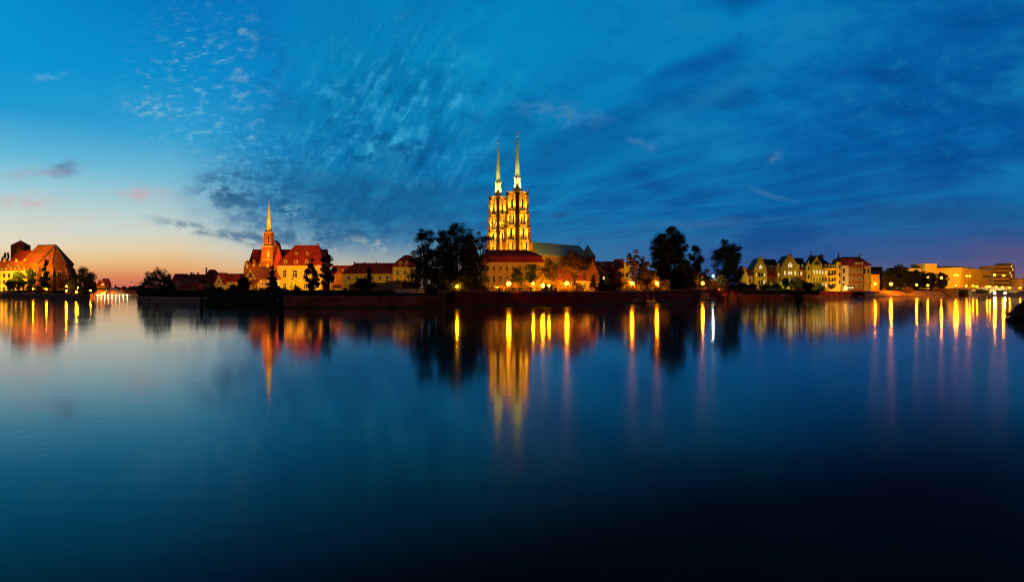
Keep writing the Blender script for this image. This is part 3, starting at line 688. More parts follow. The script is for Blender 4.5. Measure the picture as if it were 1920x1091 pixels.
# ------------------------------------------------------------------ yellow seminary with the big red roof
sm = T('seminary', 'bright yellow baroque building under a large red hipped roof with small dormers', 'hall', 562, 548, 285)
walls(sm, -42, 42, 0, 62, -4, 50, 'yellow_stucco')
sm.part(sm.mb().box(-43, 43, -1, 63, 47.5, 50.2), 'cornice', 'cream_stucco')
rf = hip(sm, -43, 43, -1, 63, 51, 90, 'roof_red', 26, 16, 1)
for x in (-27, -7, 13): dormer(sm, x, 54, 6, 8, .2, rf, 'yellow_stucco', 'roof_red', 10)
for x in (-11, 10): dormer(sm, x, 71, 4.4, 6, 14.5, rf, 'yellow_stucco', 'roof_red', 9)
chimney(sm, 26, 30, 84, 92, 3, rf)
for i, x in enumerate((-28, -9, 11, 29)):
    window(sm, x, 28, 6 if i % 2 == 0 else 8, 14, -.05, arch=1); window(sm, x, 6, 5.5, 10, -.05)
for x in (-37, -19, 1, 20, 38): sm.part(sm.mb().box(x - 1.2, x + 1.2, -.8, 0, 0, 47.5), 'pilaster', 'cream_stucco')
for px in (540, 585): spot('flood_or_fill_light', at(px, 546, 262), at(px, 518, 285), 26000, GOLD, 120, .9, .5)
spot('flood_or_fill_light', at(562, 540, 225), at(562, 480, 300), 52000, (1, .30, .01), 50, .9, .5)
# half-timbered house
hf = T('half_timbered_house', 'half-timbered house with a steep orange roof in front of the spired church', 'house', 470, 548, 262, -24)
hf.part(hf.mb().prismy([(-18, -4), (18, -4), (18, 26), (0, 47), (-18, 26)], 0, 60), 'wall', 'cream_stucco')
hf.part(hf.mb().prismy([(-20, 23.5), (-18.6, 23.5), (0, 45.8), (18.6, 23.5), (20, 23.5), (20, 25), (0, 48.5), (-20, 25)], -1.5, 61.5), 'roof', 'roof_orange')
b = hf.mb()
for x in (-14, -9, -4, 4, 9, 14): b.box(x - .4, x + .4, -.35, 0, 0, 46 - abs(x) * 1.15 - 1)
for z, w in ((10, 17), (20, 17), (28, 14), (36, 7.5)): b.box(-w, w, -.3, 0, z - .4, z + .4)
for x0, x1, z0, z1 in ((-14, -9, 10, 20), (9, 14, 20, 10), (-9, -4, 20, 28), (4, 9, 28, 20)): b.tube((x0, -.2, z0), (x1, -.2, z1), .35, None, 4)
hf.part(b, 'timber_frame', 'timber')
b = hf.mb()
for y in range(4, 60, 8): b.box(18, 18.35, y - .4, y + .4, 0, 25)
for z in (8, 16): b.box(18, 18.3, 0, 60, z - .4, z + .4)
hf.part(b, 'side_frame', 'timber')
for x, z in ((-6.5, 12), (6.5, 12), (0, 29)): window(hf, x, z, 4, 5.5, -.1, 'frame_brown')
hf.part(hf.mb().prismx([(-10, 14), (-10, 15.5), (0, 24), (0, 22)], 2, 22), 'porch_roof', 'roof_orange')
spot('flood_or_fill_light', at(478, 546, 240), at(474, 520, 262), 4200, (1, .70, .08), 110, .9, .4)
spot('flood_or_fill_light', at(520, 530, 240), at(492, 515, 262), 7000, SOD, 70, .9, .4)
# ------------------------------------------------------------------ left of the church: low houses with dark red roofs
h1 = T('manor', 'low manor with a long dark red roof and a row of arched dormers', 'house', 366, 548, 292)
walls(h1, -27, 28, 0, 46, -4, 17, 'pink_stucco'); rf = hip(h1, -28, 30, 0, 46, 18, 34, 'roof_red', 8, 0)
for x in (-24, -18, -12, -6, 1): dormer(h1, x, 19, 4, 5.4, .1, rf)
for x, hh in ((-17, 37), (-13, 36), (-4, 37)): chimney(h1, x, 22, 28, hh, 2.4, rf)
for x in (-20, -10, 0, 10, 20): window(h1, x, 6, 3, 6, -.05)
h2 = T('gabled_house', 'small house with a steep dark red hipped roof and a slim chimney', 'house', 394, 548, 305)
walls(h2, -12, 14, 0, 30, -4, 24, 'pink_stucco'); rf = hip(h2, -13, 16, -1, 31, 24, 43, 'roof_red', 6, 14)
chimney(h2, -13, 14, 26, 46, 2.2, rf)
for x in (-9, -3, 3): dormer(h2, x, 25, 3.4, 4.8, -.7, rf)
h3 = T('outbuilding', 'low pink outbuilding with a red hipped roof behind the bank shrubs', 'house', 352, 550, 262)
walls(h3, -19, 20, 0, 30, -4, 9, 'pink_stucco'); hip(h3, -19, 20, 0, 30, 9, 21, 'roof_red', 10, 6)
for x in (-13, -6, 2, 10): window(h3, x, 1.5, 2.6, 4.5, -.05)
h4 = T('white_house', 'white gabled house with a long dark red roof and timbered wall', 'house', 411, 548, 262)
h4.part(h4.mb().prismy([(-9, -3), (9, -3), (9, 16), (0, 35), (-9, 16)], 0, 40), 'gable_wall', 'white_stucco')
h4.part(h4.mb().prismy([(-11, 14), (-9.6, 14), (0, 34.3), (9.6, 14), (11, 14), (11, 15.6), (0, 37), (-11, 15.6)], -1, 41), 'gable_roof', 'roof_red')
walls(h4, 9, 46, 8, 40, -3, 20, 'white_stucco'); hip(h4, 4, 46, 8, 40, 20, 35.5, 'roof_red', 0, 0)
b = h4.mb()
for x in range(12, 46, 4): b.box(x - .3, x + .3, 7.7, 8, -2, 19)
for z in (6, 13): b.box(9, 46, 7.72, 8, z - .3, z + .3)
h4.part(b, 'timber_frame', 'timber')
for z in (2, 18): window(h4, 0, z, 3, 5, -.05)
for x in (18, 30, 40): window(h4, x, 8, 2.6, 4, 7.8, 'frame_brown')
h5 = T('far_house', 'small far house with a plain red roof behind the round island tree', 'house', 333, 546, 318)
walls(h5, -10, 12, 0, 26, -3, 21, 'pink_stucco'); hip(h5, -10, 12, 0, 26, 21, 33, 'roof_red', 0, 0)
for x in (-5, 1, 7): window(h5, x, 8, 2.6, 5, -.05)
# ------------------------------------------------------------------ yellow buildings between the church and the tall trees
y1 = T('long_yellow_house', 'long low yellow house with a dark red roof behind the garden wall', 'house', 690, 548, 250)
walls(y1, -48, 46, 0, 60, -4, 35, 'yellow_stucco'); rf = hip(y1, -49, 47, 0, 60, 35.5, 56, 'roof_red', 20, 0)
for x in (-36, -20, -6, 8, 22, 36): window(y1, x, 23, 4.4, 7.5, -.05)
for x in (-32, -12, 10): chimney(y1, x, 30, 52, 57.5, 2, rf)
y2 = T('corner_pavilion', 'taller orange yellow pavilion with a curved dark red roof and white dormers', 'house', 760, 548, 244)
walls(y2, -23, 24, -3, 50, -4, 48, 'yellow_stucco')
rf = y2.part(y2.mb().loft([[(-24.5, -4.5, 47.5), (25.5, -4.5, 47.5), (25.5, 51, 47.5), (-24.5, 51, 47.5)], [(-22, -1, 53), (23, -1, 53), (23, 48, 53), (-22, 48, 53)], [(-14, 8, 62), (15, 8, 62), (15, 39, 62), (-14, 39, 62)], [(-4, 22, 71), (5, 22, 71), (5, 26, 71), (-4, 26, 71)]]), 'roof', 'roof_red')
for x in (-9, 3): dormer(y2, x, 52, 5.4, 7, -2, rf, 'frame_white', 'roof_red', 9)
for x in (-14, 0, 12): window(y2, x, 33, 4.6, 8, -3.05); window(y2, x, 18, 4.6, 7, -3.05)
y2.part(y2.mb().box(-23.6, -21.5, -3.5, -2.9, 0, 47).box(22.5, 24.6, -3.5, -2.9, 0, 47), 'pilaster', 'pink_stucco')
y3 = T('rear_house', 'red roofed house half hidden behind the twin dark trees', 'house', 642, 546, 285)
walls(y3, -22, 20, 0, 40, -4, 36, 'red_brick'); rf = hip(y3, -22, 20, 0, 40, 36, 49, 'roof_red', 0, 0)
for x in (-8, 0, 8): dormer(y3, x, 38, 3.4, 4.5, 1.5, rf)
for x in (-14, -4, 6, 15): window(y3, x, 22, 3, 6, -.05)
y4 = T('gatehouse', 'tiny orange lit gatehouse with a red roof under the trees', 'house', 629, 550, 236)
walls(y4, -5, 7, 0, 20, -3, 10, 'yellow_stucco'); hip(y4, -5, 7, 0, 20, 10, 16, 'roof_orange', 0, 0); window(y4, 0, 2, 3, 5, -.05)
for px, D, w in ((655, 222, 5200), (705, 222, 5200), (760, 218, 8500)): spot('flood_or_fill_light', at(px, 546, D), at(px + 4, 524, 250), w, (1, .56, .04), 130, .9, .4)
gw = T('garden_wall', 'grey rendered garden wall stepping down behind the low quay', 'wall', 700, 555, 206)
gw.part(gw.mb().box(-46, -24, 0, 3, -4, 22).box(-24, 4, 0, 3, -4, 20.5).box(4, 54, .5, 3.5, -4, 25), 'wall_face', 'stone_grey'); gw.part(gw.mb().box(-46.6, -24, -.6, 3.6, 22, 23).box(-24, 4, -.6, 3.6, 20.5, 21.5), 'coping', 'coping')
sh = T('shed', 'low dark flat roofed shed above the garden wall', 'shed', 752, 555, 212)
sh.part(sh.mb().box(-28, 32, 2, 24, -4, 26), 'wall', 'dark_brick'); sh.part(sh.mb().box(-31, 34, 0, 26, 26.5, 28.5), 'roof', 'roof_dark')
for i in range(4):
    pn = T('fence_panel', ('first', 'second', 'third', 'fourth')[i] + ' from the left of four pale grey boards standing by the low quay', 'panel', 748 + i * 13.7, 553.5, 198, 0, 'grey panels on the low quay')
    pn.part(pn.mb().box(-6.4, 6.4, -.4, .4, -1, 12.4 - .3 * i), 'board', 'panel_grey'); pn.part(pn.mb().box(-6.8, -6.2, -.7, .7, -1, 13).box(6.2, 6.8, -.7, .7, -1, 13).box(-6.2, 6.2, -.6, .6, 11.6, 12.2), 'board_frame', 'metal_grey')
for px, w in ((925, 900), (960, 900), (1000, 700)): spot('flood_or_fill_light', at(px, 544, 214), at(px, 515, 238), w, (1, .42, .01), 120, .9, .4)  # added fill spots, standing in for promenade lamplight on the palace
spot('flood_or_fill_light', at(1066, 541, 224), at(1080, 512, 242), 2600, (1, .32, .01), 110, .9, .4)  # extra fill spot added to brighten the orange roof
# ------------------------------------------------------------------ houses right of the palace
r1 = T('brick_house', 'low brick house with a broad orange red roof and pointed gable on the promenade', 'house', 1090, 546, 232)
walls(r1, -46, 34, 0, 50, -4, 19, 'cream_stucco'); rf = hip(r1, -46, 20, 0, 50, 20, 45, 'roof_orange', 0, 0)
r1.part(r1.mb().prismy([(10, 18), (36, 18), (36, 24), (24, 55), (21, 55), (10, 40)], -1.5, 40), 'gable', 'red_brick')
chimney(r1, 23, 6, 50, 60, 3, rf)
for x in (-36, -22, -8, 6): window(r1, x, 5, 4, 9, -.05)
r1.part(r1.mb().box(16.5, 21, -1, 0, 0, 18).box(27, 31, -1, 0, 0, 18), 'pilaster', 'cream_stucco')
r2 = T('verge_house', 'small house with a bright sloping verge and dark red roof behind the dark conifer', 'house', 1136, 546, 245)
r2.part(r2.mb().prismy([(-13, -4), (5, -4), (5, 24), (-13, 46)], 0, 40), 'wall', 'red_brick')
r2.part(r2.mb().prismy([(-14, 46.5), (-13, 48.2), (6, 25), (5, 23.5)], -1.2, 0), 'verge', 'cream_stucco')
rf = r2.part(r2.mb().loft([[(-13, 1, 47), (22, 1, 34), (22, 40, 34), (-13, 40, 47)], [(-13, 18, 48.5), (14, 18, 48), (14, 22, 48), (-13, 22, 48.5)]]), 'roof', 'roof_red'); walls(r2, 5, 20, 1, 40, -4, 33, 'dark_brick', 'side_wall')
r2.part(r2.mb().prismy([(-3, -3), (6, -3), (6, 18), (1.5, 27), (-3, 18)], -12, -1), 'porch', 'yellow_stucco'); window(r2, 1.5, 6, 3, 6, -12.05)
window(r2, -4, 22, 3, 5, -.05, pane='window_lit')
r3 = T('long_house', 'long dark roofed house with one lit round gable dormer behind the promenade', 'house', 1140, 546, 285)
walls(r3, -24, 28, 0, 44, -4, 44, 'red_brick'); rf = hip(r3, -24, 30, 0, 44, 44, 56.5, 'roof_red', 0, 4)
dormer(r3, -10, 47, 5, 8, 3.6, rf, 'stone_trim', 'roof_red', 8); dormer(r3, 10, 46, 4, 5, 2.4, rf)
for x in (-16, 0, 16): window(r3, x, 28, 4, 8, -.05)
r3.part(r3.mb().tube((-16, 22, 56), (-16, 22, 66), .3), 'ridge_spike', 'metal_dark')
r4 = T('chapel', 'brick chapel whose ornate curved gable glows yellow behind the trees', 'chapel', 1165, 546, 300)
r4.part(r4.mb().box(-15, 6, 0, 30, -4, 46), 'wall', 'red_brick')
r4.part(r4.mb().loft([[(-16, -1, 45.5), (6, -1, 45.5), (6, 31, 45.5), (-16, 31, 45.5)], [(-11, 14, 60), (6, 14, 62), (6, 16, 62), (-11, 16, 60)]]), 'roof', 'roof_red')
g = r4.part(r4.mb().prismy([(4, -4), (17, -4), (17, 45), (15, 49), (16, 52), (13, 56), (12.5, 62), (11, 66), (9.5, 62), (9, 56), (6, 52), (7, 49), (4, 45)], -2, 1), 'ornate_gable', 'yellow_stucco')
window(r4, 10.5, 47, 3, 9, -2.05, 'stone_trim', 'pane_dark', 1, False); window(r4, 10.5, 26, 5, 9, -2.05, 'stone_trim', 'pane_dark', 1, False)
for u in (5.5, 15.5): r4.part(r4.mb().lathe(u, -1.5, [(.8, 45), (.8, 53), (.1, 56)], 5), 'finial', 'stone_trim')
spot('flood_or_fill_light', at(1172, 530, 280), at(1176, 495, 299), 2600, GOLD, 70, .8, .4)
# ------------------------------------------------------------------ yellow gabled houses on the right
def gable_front(T_, x0, x1, zs, za, y0, y1, cap=3, m='yellow_brick', nm='gable'):
    c = (x0 + x1) / 2
    T_.part(T_.mb().prismy([(x0, -6), (x1, -6), (x1, zs), (x1 - .8, zs + 2.2), (c + cap + .6, za - 6), (c + cap, za - 3.4), (c + cap * .5, za - 2.6), (c, za), (c - cap * .5, za - 2.6), (c - cap, za - 3.4), (c - cap - .6, za - 6), (x0 + .8, zs + 2.2), (x0, zs)], y0, y0 + 2.5), nm, m)
    T_.part(T_.mb().prismy([(x0 + .2, -6), (x1 - .2, -6), (x1 - .2, zs), (c, za - 6), (x0 + .2, zs)], y0 + 2.5, y1), nm + '_body', m)
    T_.part(T_.mb().prismy([(x0 - .6, zs - 1), (x0 + .4, zs - .2), (c, za - 6.2), (x1 - .4, zs - .2), (x1 + .6, zs - 1), (x1 + .6, zs + .4), (c, za - 4.6), (x0 - .6, zs + .4)], y0 + 2.6, y1), nm + '_roof', 'roof_dark')
DR = 372
ga = T('gabled_villa', 'leftmost tall yellow villa with a pointed gable and slate roof', 'villa', 1426, 540, DR, 0, 'yellow gabled villas on the right bank')
gable_front(ga, -12.3, 12.3, 36, 60.5, 0, 40)
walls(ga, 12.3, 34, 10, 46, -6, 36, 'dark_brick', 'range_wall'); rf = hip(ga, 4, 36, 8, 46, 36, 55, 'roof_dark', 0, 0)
for x in (-2.4, 2.4): window(ga, x, 21, 2.7, 7.5, -.1, 'frame_brown', 'pane_dark', 2, False)
for x in (-7.6, 7.6): window(ga, x, 22.5, 2.2, 5.5, -.1, 'stone_trim', 'window_pale', 2, False)
for x, h in ((-2.2, 6), (0, 8), (2.2, 6)): window(ga, x, 36, 1.6, h, -.1, 'stone_trim', 'window_pale', 2, False)
for x in (-2.4, 2.4): window(ga, x, 8, 2.7, 6.5, -.1, 'frame_brown', 'pane_dark', 2, False)
window(ga, -8, 6, 2.4, 7, -.1); window(ga, 7, 6, 3.2, 8, -.1, pane='window_pale'); window(ga, 10, 6, 2, 8, -.1)
for x in (17, 24, 31): dormer(ga, x, 38, 2.6, 5.5, 8.8, rf, 'frame_white', 'roof_dark'); window(ga, x, 22, 2.6, 6, 9.9, 'frame_brown')
ga.part(ga.mb().prismx([(2, 20), (2, 22), (10, 30), (10, 28)], 12.4, 33), 'porch_roof', 'roof_red')
gb = T('gabled_villa', 'largest yellow villa with the tallest gable and a triple lit arch window', 'villa', 1480.5, 540, DR, 0, 'yellow gabled villas on the right bank')
gable_front(gb, -16.5, 16.5, 40, 65.5, -2, 40, 3.4)
gable_front(gb, -23.5, -16.6, 36, 49, 2, 30, 1.6, 'yellow_brick', 'side_gable')
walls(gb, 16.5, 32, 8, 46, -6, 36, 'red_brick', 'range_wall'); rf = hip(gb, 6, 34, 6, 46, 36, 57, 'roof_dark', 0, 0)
gb.part(gb.mb().tube((14, 26, 55), (14, 26, 68), .25), 'lightning_rod', 'metal_dark')
for x, h in ((-3, 7), (0, 10), (3, 7)): window(gb, x, 38.5, 2.1, h, -2.1, 'stone_trim', 'window_pale', 2, False)
for x in (-9.6, 9.6): window(gb, x, 24.5, 2.6, 8, -2.1, 'stone_trim', 'window_pale', 2, False)
for x in (-2.2, 2.2): window(gb, x, 25, 3.2, 6.5, -2.1, 'stone_trim', 'window_pale', 1, False)
for x in (-9, -1, 3, 10): window(gb, x, 10, 2.8, 6.5, -2.1, 'stone_trim', 'window_pale' if x in (-1, 10) else 'pane_dark', 1, False)
window(gb, -20, 22, 2, 6, 1.9, 'stone_trim', 'window_pale', 2, False); window(gb, -20, 34, 1.6, 4, 1.9, 'stone_trim', 'pane_dark', 2, False)
for x in (-13, -6, 6, 13): gb.part(gb.mb().box(x - .5, x + .5, -2.5, -2, -4, 38 if abs(x) > 10 else 46), 'pilaster', 'yellow_brick')
for x in (20, 27): dormer(gb, x, 39, 3, 6, 7.5, rf, 'frame_white', 'roof_dark')
window(gb, 25, 24, 3, 6.5, 7.9, 'frame_brown', 'window_lit'); window(gb, 20, 24, 2.6, 6.5, 7.9, 'frame_brown'); window(gb, 22, 8, 2.6, 6.5, 7.9, 'frame_brown'); window(gb, 28, 8, 2.6, 6.5, 7.9, 'frame_brown')
gc = T('gabled_villa', 'yellow villa with a turret spire and iron balconies right of the largest gable', 'villa', 1530, 540, DR, 0, 'yellow gabled villas on the right bank')
gable_front(gc, -9.6, 9.6, 44, 60, -4, 34, 2)
gable_front(gc, -18, -9.7, 42, 51.5, 0, 30, 1.4, 'yellow_brick', 'side_gable')
walls(gc, 9.7, 40, 4, 46, -6, 38, 'yellow_stucco', 'range_wall')
rf = gc.part(gc.mb().loft([[(-6, 3, 37.6), (40, 3, 37.6), (40, 47, 37.6), (-6, 47, 37.6)], [(-2, 22, 60), (16, 22, 60), (16, 30, 60), (-2, 30, 60)], [(0, 24, 61), (26, 24, 62.5), (26, 28, 62.5), (0, 28, 61)]]), 'roof', 'roof_dark')
chimney(gc, 22, 26, 56, 63, 4, rf)
gc.part(gc.mb().lathe(-3.5, 14, [(4, 44), (4, 52), (2.4, 56), (.15, 71)], 8), 'spire', 'roof_dark')
gc.part(gc.mb().lathe(44, 4, [(4.4, -6), (4.4, 49)], 8), 'turret_wall', 'yellow_stucco')
gc.part(gc.mb().lathe(44, 4, [(5.2, 48.5), (5, 50), (2.6, 55), (.15, 68)], 8), 'turret_spire', 'roof_dark')
for x, h in ((-4.4, 5), (-1.6, 8.5), (1.6, 8.5), (4.4, 5)): window(gc, x, 43.5, 1.6, h, -4.1, 'frame_brown', 'pane_dark', 2, False)
for x in (-5.4, 0, 5.4): window(gc, x, 27, 2.6, 6.5, -4.1, 'stone_trim', 'window_pale', 1, False); window(gc, x, 4, 2.8, 15, -4.1, 'frame_white', 'pane_dark', 1)
window(gc, -14, 34, 2.4, 7, -.1, 'frame_brown', 'pane_dark', 2, False); window(gc, -14, 18, 2.4, 7, -.1, 'frame_brown', 'pane_dark', 2, False)
for j, x in enumerate((14, 20, 26.5, 32.5, 37)):
    window(gc, x, 25.5, 2.6, 7, 3.9, 'frame_brown', 'window_lit' if j < 1 or j == 1 else 'pane_dark'); window(gc, x, 13, 2.6, 7, 3.9, 'frame_brown'); window(gc, x, 2, 2.8, 6.5, 3.9, 'frame_brown', 'window_lit' if j < 2 else 'pane_dark')
    dormer(gc, x, 40, 2.8, 5, 4.7, rf, 'frame_white', 'roof_dark')
for z in (11.8, 23.6):
    b = gc.mb(); b.box(24, 35, .5, 4, z - .5, z)
    for x in range(24, 36): b.box(x - .1, x + .1, .5, .7, z, z + 3.4)
    b.box(24, 35, .5, .7, z + 3.2, z + 3.5); gc.part(b, 'balcony', 'metal_dark')
for z in (8, 22, 36): window(gc, 44, z, 2, 6, -.5, 'frame_brown')
gd = T('corner_house', 'white and red brick corner house with a dark red mansard roof', 'house', 1600, 540, 380)
walls(gd, -22, 19, 0, 44, -6, 42, 'white_stucco'); gd.part(gd.mb().box(-9, 18.5, -1.4, 0, -6, 41), 'brick_front', 'red_brick')
rf = gd.part(gd.mb().loft([[(-24, -2, 42), (36, -2, 42), (36, 46, 42), (-24, 46, 42)], [(-21, 6, 55), (20, 6, 55), (20, 38, 55), (-21, 38, 55)], [(-10, 20, 59), (16, 20, 59), (16, 24, 59), (-10, 24, 59)]]), 'roof', 'roof_red')
walls(gd, 19, 35, 4, 44, -6, 41, 'yellow_stucco', 'side_wall')
for x in (4, 10, 16): dormer(gd, x, 44, 4, 5.6, -1.1, rf)
for i, x in enumerate((-18, -6.5, -1, 4.5, 10, 15.5)):
    for z in (28, 13.5, 0): window(gd, x, z, 2.6, 8, -1.5 if i else -.1, 'frame_white' if i else 'frame_brown')
for x in (23, 30): window(gd, x, 28, 2.4, 8, 3.9, 'frame_brown')
gd.part(gd.mb().box(20, 23, 20, 24, 54, 62), 'chimney', 'cream_stucco')
ge = T('annex', 'low yellow annex glowing beside the street lamp right of the corner house', 'house', 1642, 541, 392)
walls(ge, -8, 7, 0, 30, -5, 27, 'yellow_stucco'); hip(ge, -8, 7, 0, 30, 27.5, 31, 'roof_dark', 4, 4)
for x in (-4, 2): window(ge, x, 14, 2.4, 6, -.05); window(ge, x, 3, 2.4, 6, -.05)
gf = T('rear_block', 'dark flat roofed block behind the yellow annex', 'house', 1642, 540, 430)
walls(gf, -10, 11, 0, 30, -5, 34, 'dark_brick'); gf.part(gf.mb().box(-11, 12, -1, 31, 34, 39.5), 'roof', 'roof_dark')
for x in (-5, 2, 8): window(gf, x, 28, 2.4, 5, -.05)
gg = T('green_gable_house', 'pale green house with a steep blank gable left of the yellow villas', 'house', 1398, 540, 372)
gg.part(gg.mb().prismy([(-8, -5), (6, -5), (6, 22), (-1, 37), (-8, 37)], 0, 30), 'wall', 'cream_stucco'); gg.part(gg.mb().prismy([(-8, 36.6), (-1, 36.6), (7, 20), (8, 20.6), (-.4, 38.6), (-8, 38.6)], -.8, 31), 'roof', 'roof_red')
walls(gg, 6, 15, 6, 30, -5, 24, 'pink_stucco', 'side_wall'); hip(gg, 0, 15, 5, 30, 24, 36, 'roof_red', 0, 2)
chimney(gg, -5, 12, 36, 41, 5, None, 'red_brick'); window(gg, 10, 10, 2.4, 6, 5.9, 'frame_brown')
for px, w in ((1418, 750), (1434, 750), (1466, 800), (1478, 800), (1491, 800), (1517, 750), (1530, 900), (1550, 500), (1565, 300)): spot('flood_or_fill_light', at(px, 541, 361), at(px, 512, DR), w, (1, .58, .02), 110, .9, .5)
spot('flood_or_fill_light', at(1393, 543, 350), at(1394, 522, 372), 1600, (1, .8, .15), 110, .9, .5)
for px in (1585, 1605): spot('flood_or_fill_light', at(px, 541, 362), at(px + 4, 524, 380), 3600, (1, .46, .06), 120, .9, .5)
bh = T('entrance_kiosk', 'small lit kiosk with bright yellow panes in front of the corner house', 'kiosk', 1594, 542.5, 362)
bh.part(bh.mb().box(-7.5, 7.5, 0, 10, -1, 6.5), 'wall', 'yellow_stucco'); bh.part(bh.mb().box(-8.2, 8.2, -.8, 10.8, 6.5, 7.3), 'roof', 'roof_dark')
for x in (-5, -1.7, 1.7, 5): window(bh, x, 1, 2.2, 4.4, -.05, pane='window_lit')
for px, lbl in ((1446, 'green lit banner board standing left of the largest yellow villa'), (1464, 'small yellow lit board beside the bushes below the largest yellow villa')):
    q = T('display_board', lbl, 'board', px, 534, 345)
    q.part(q.mb().box(-2.6, 2.6, 0, .4, -1, 6), 'board_frame', 'metal_dark'); q.part(q.mb().box(-2.2, 2.2, -.15, -.01, -.4, 5.6), 'board_face', 'yellow_brick')
    q.part(q.mb().box(-2.6, -2.2, 0, .4, -8, -1).box(2.2, 2.6, 0, .4, -8, -1), 'board_legs', 'metal_dark')
    spot('board_light', at(px, 539, 341), at(px, 531, 345), 160 if px > 1450 else 110, (1, .8, .15) if px > 1450 else (.7, 1, .1), 90, .5, .15)
# ------------------------------------------------------------------ concrete hall and blocks beyond the bridge
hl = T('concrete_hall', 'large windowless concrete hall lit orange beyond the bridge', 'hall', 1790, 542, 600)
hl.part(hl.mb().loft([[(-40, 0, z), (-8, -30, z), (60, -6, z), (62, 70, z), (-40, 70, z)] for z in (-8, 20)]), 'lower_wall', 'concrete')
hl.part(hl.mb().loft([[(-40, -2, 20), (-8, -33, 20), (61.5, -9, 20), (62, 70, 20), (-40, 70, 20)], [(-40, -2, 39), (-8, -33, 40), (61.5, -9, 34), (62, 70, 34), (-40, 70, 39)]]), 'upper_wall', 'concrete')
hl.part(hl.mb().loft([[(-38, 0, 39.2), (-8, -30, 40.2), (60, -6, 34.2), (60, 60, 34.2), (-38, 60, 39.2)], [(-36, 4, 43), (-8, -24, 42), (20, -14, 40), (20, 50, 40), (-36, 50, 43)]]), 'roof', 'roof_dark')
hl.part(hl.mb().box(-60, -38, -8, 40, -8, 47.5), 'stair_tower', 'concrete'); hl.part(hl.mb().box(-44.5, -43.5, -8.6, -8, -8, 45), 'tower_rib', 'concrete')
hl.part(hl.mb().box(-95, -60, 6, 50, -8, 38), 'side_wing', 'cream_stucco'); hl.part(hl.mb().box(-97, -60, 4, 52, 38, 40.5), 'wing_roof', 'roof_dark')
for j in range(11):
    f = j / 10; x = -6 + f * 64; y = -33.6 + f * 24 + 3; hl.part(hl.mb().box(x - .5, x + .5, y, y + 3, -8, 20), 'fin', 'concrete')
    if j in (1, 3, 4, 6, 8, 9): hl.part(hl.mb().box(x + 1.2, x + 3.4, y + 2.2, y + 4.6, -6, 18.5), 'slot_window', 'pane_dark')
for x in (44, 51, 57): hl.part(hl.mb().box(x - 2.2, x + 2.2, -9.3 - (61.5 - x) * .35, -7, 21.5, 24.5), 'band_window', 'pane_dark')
for px, D, w, tx in ((1775, 540, 20000, 1778), (1815, 540, 20000, 1812), (1842, 545, 14000, 1840)): spot('flood_or_fill_light', at(px, 541, D), at(tx, 518, 600), w, (1, .33, .002), 120, .9, .6)
spot('flood_or_fill_light', at(1716, 528, 560), at(1718, 508, 605), 9000, (1, .85, .25), 100, .9, .5)
spot('flood_or_fill_light', at(1738, 536, 560), at(1741, 510, 597), 12000, (1, .38, .003), 90, .9, .5)
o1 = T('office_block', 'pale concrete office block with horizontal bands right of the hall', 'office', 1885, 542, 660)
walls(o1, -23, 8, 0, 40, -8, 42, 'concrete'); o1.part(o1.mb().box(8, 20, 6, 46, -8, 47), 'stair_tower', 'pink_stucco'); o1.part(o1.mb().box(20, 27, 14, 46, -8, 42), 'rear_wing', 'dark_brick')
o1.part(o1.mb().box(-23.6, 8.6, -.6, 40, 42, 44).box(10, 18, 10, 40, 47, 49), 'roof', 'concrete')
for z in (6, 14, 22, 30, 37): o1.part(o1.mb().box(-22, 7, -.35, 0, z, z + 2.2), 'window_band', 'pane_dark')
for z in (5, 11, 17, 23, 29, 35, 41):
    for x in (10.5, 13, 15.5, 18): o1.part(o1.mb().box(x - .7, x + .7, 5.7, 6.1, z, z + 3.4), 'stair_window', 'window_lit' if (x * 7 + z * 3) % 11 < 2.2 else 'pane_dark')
spot('flood_or_fill_light', at(1868, 541, 600), at(1876, 515, 660), 30000, (1, .32, .01), 110, .9, .5)
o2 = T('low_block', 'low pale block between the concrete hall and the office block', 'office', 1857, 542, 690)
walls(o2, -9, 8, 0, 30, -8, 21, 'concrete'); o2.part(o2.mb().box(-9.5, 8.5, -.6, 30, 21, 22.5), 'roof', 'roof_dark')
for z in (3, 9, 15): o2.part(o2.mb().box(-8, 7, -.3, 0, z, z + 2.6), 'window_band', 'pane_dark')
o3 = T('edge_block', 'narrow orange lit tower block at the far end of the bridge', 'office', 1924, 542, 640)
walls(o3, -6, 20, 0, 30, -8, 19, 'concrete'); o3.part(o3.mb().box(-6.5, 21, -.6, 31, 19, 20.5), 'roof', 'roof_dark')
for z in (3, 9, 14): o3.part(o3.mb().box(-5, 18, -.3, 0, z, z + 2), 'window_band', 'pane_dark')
# ------------------------------------------------------------------ road bridge on the right
DB = 455
br = T('road_bridge', 'flat concrete road bridge with a pale railing and white lights beneath it', 'bridge', 1860, 554.5, DB, 0)
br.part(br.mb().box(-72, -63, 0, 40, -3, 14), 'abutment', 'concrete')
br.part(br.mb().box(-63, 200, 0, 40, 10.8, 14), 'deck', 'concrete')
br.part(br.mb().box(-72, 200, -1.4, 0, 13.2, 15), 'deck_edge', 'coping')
b = br.mb(); b.box(-72, 200, -1.2, -1, 17.6, 18.1); b.box(-72, 200, -1.2, -1, 16.2, 16.5)
for x in range(-72, 200, 3): b.box(x - .15, x + .15, -1.25, -.95, 15, 17.8)
br.part(b, 'railing', 'metal_grey')
br.part(br.mb().box(-42, -35, 4, 36, -3, 10.8), 'pier', 'concrete')
for x0, x1 in ((-5, 42), (42, 110)):
    n = 12; poly = [(x0, 10.8)] + [(x0 + (x1 - x0) * j / n, 4 + 6.2 * math.sin(math.pi * j / n) ** .6) for j in range(n + 1)] + [(x1, 10.8)]
    br.part(br.mb().prismy(poly, .5, 39), 'arch', 'concrete')
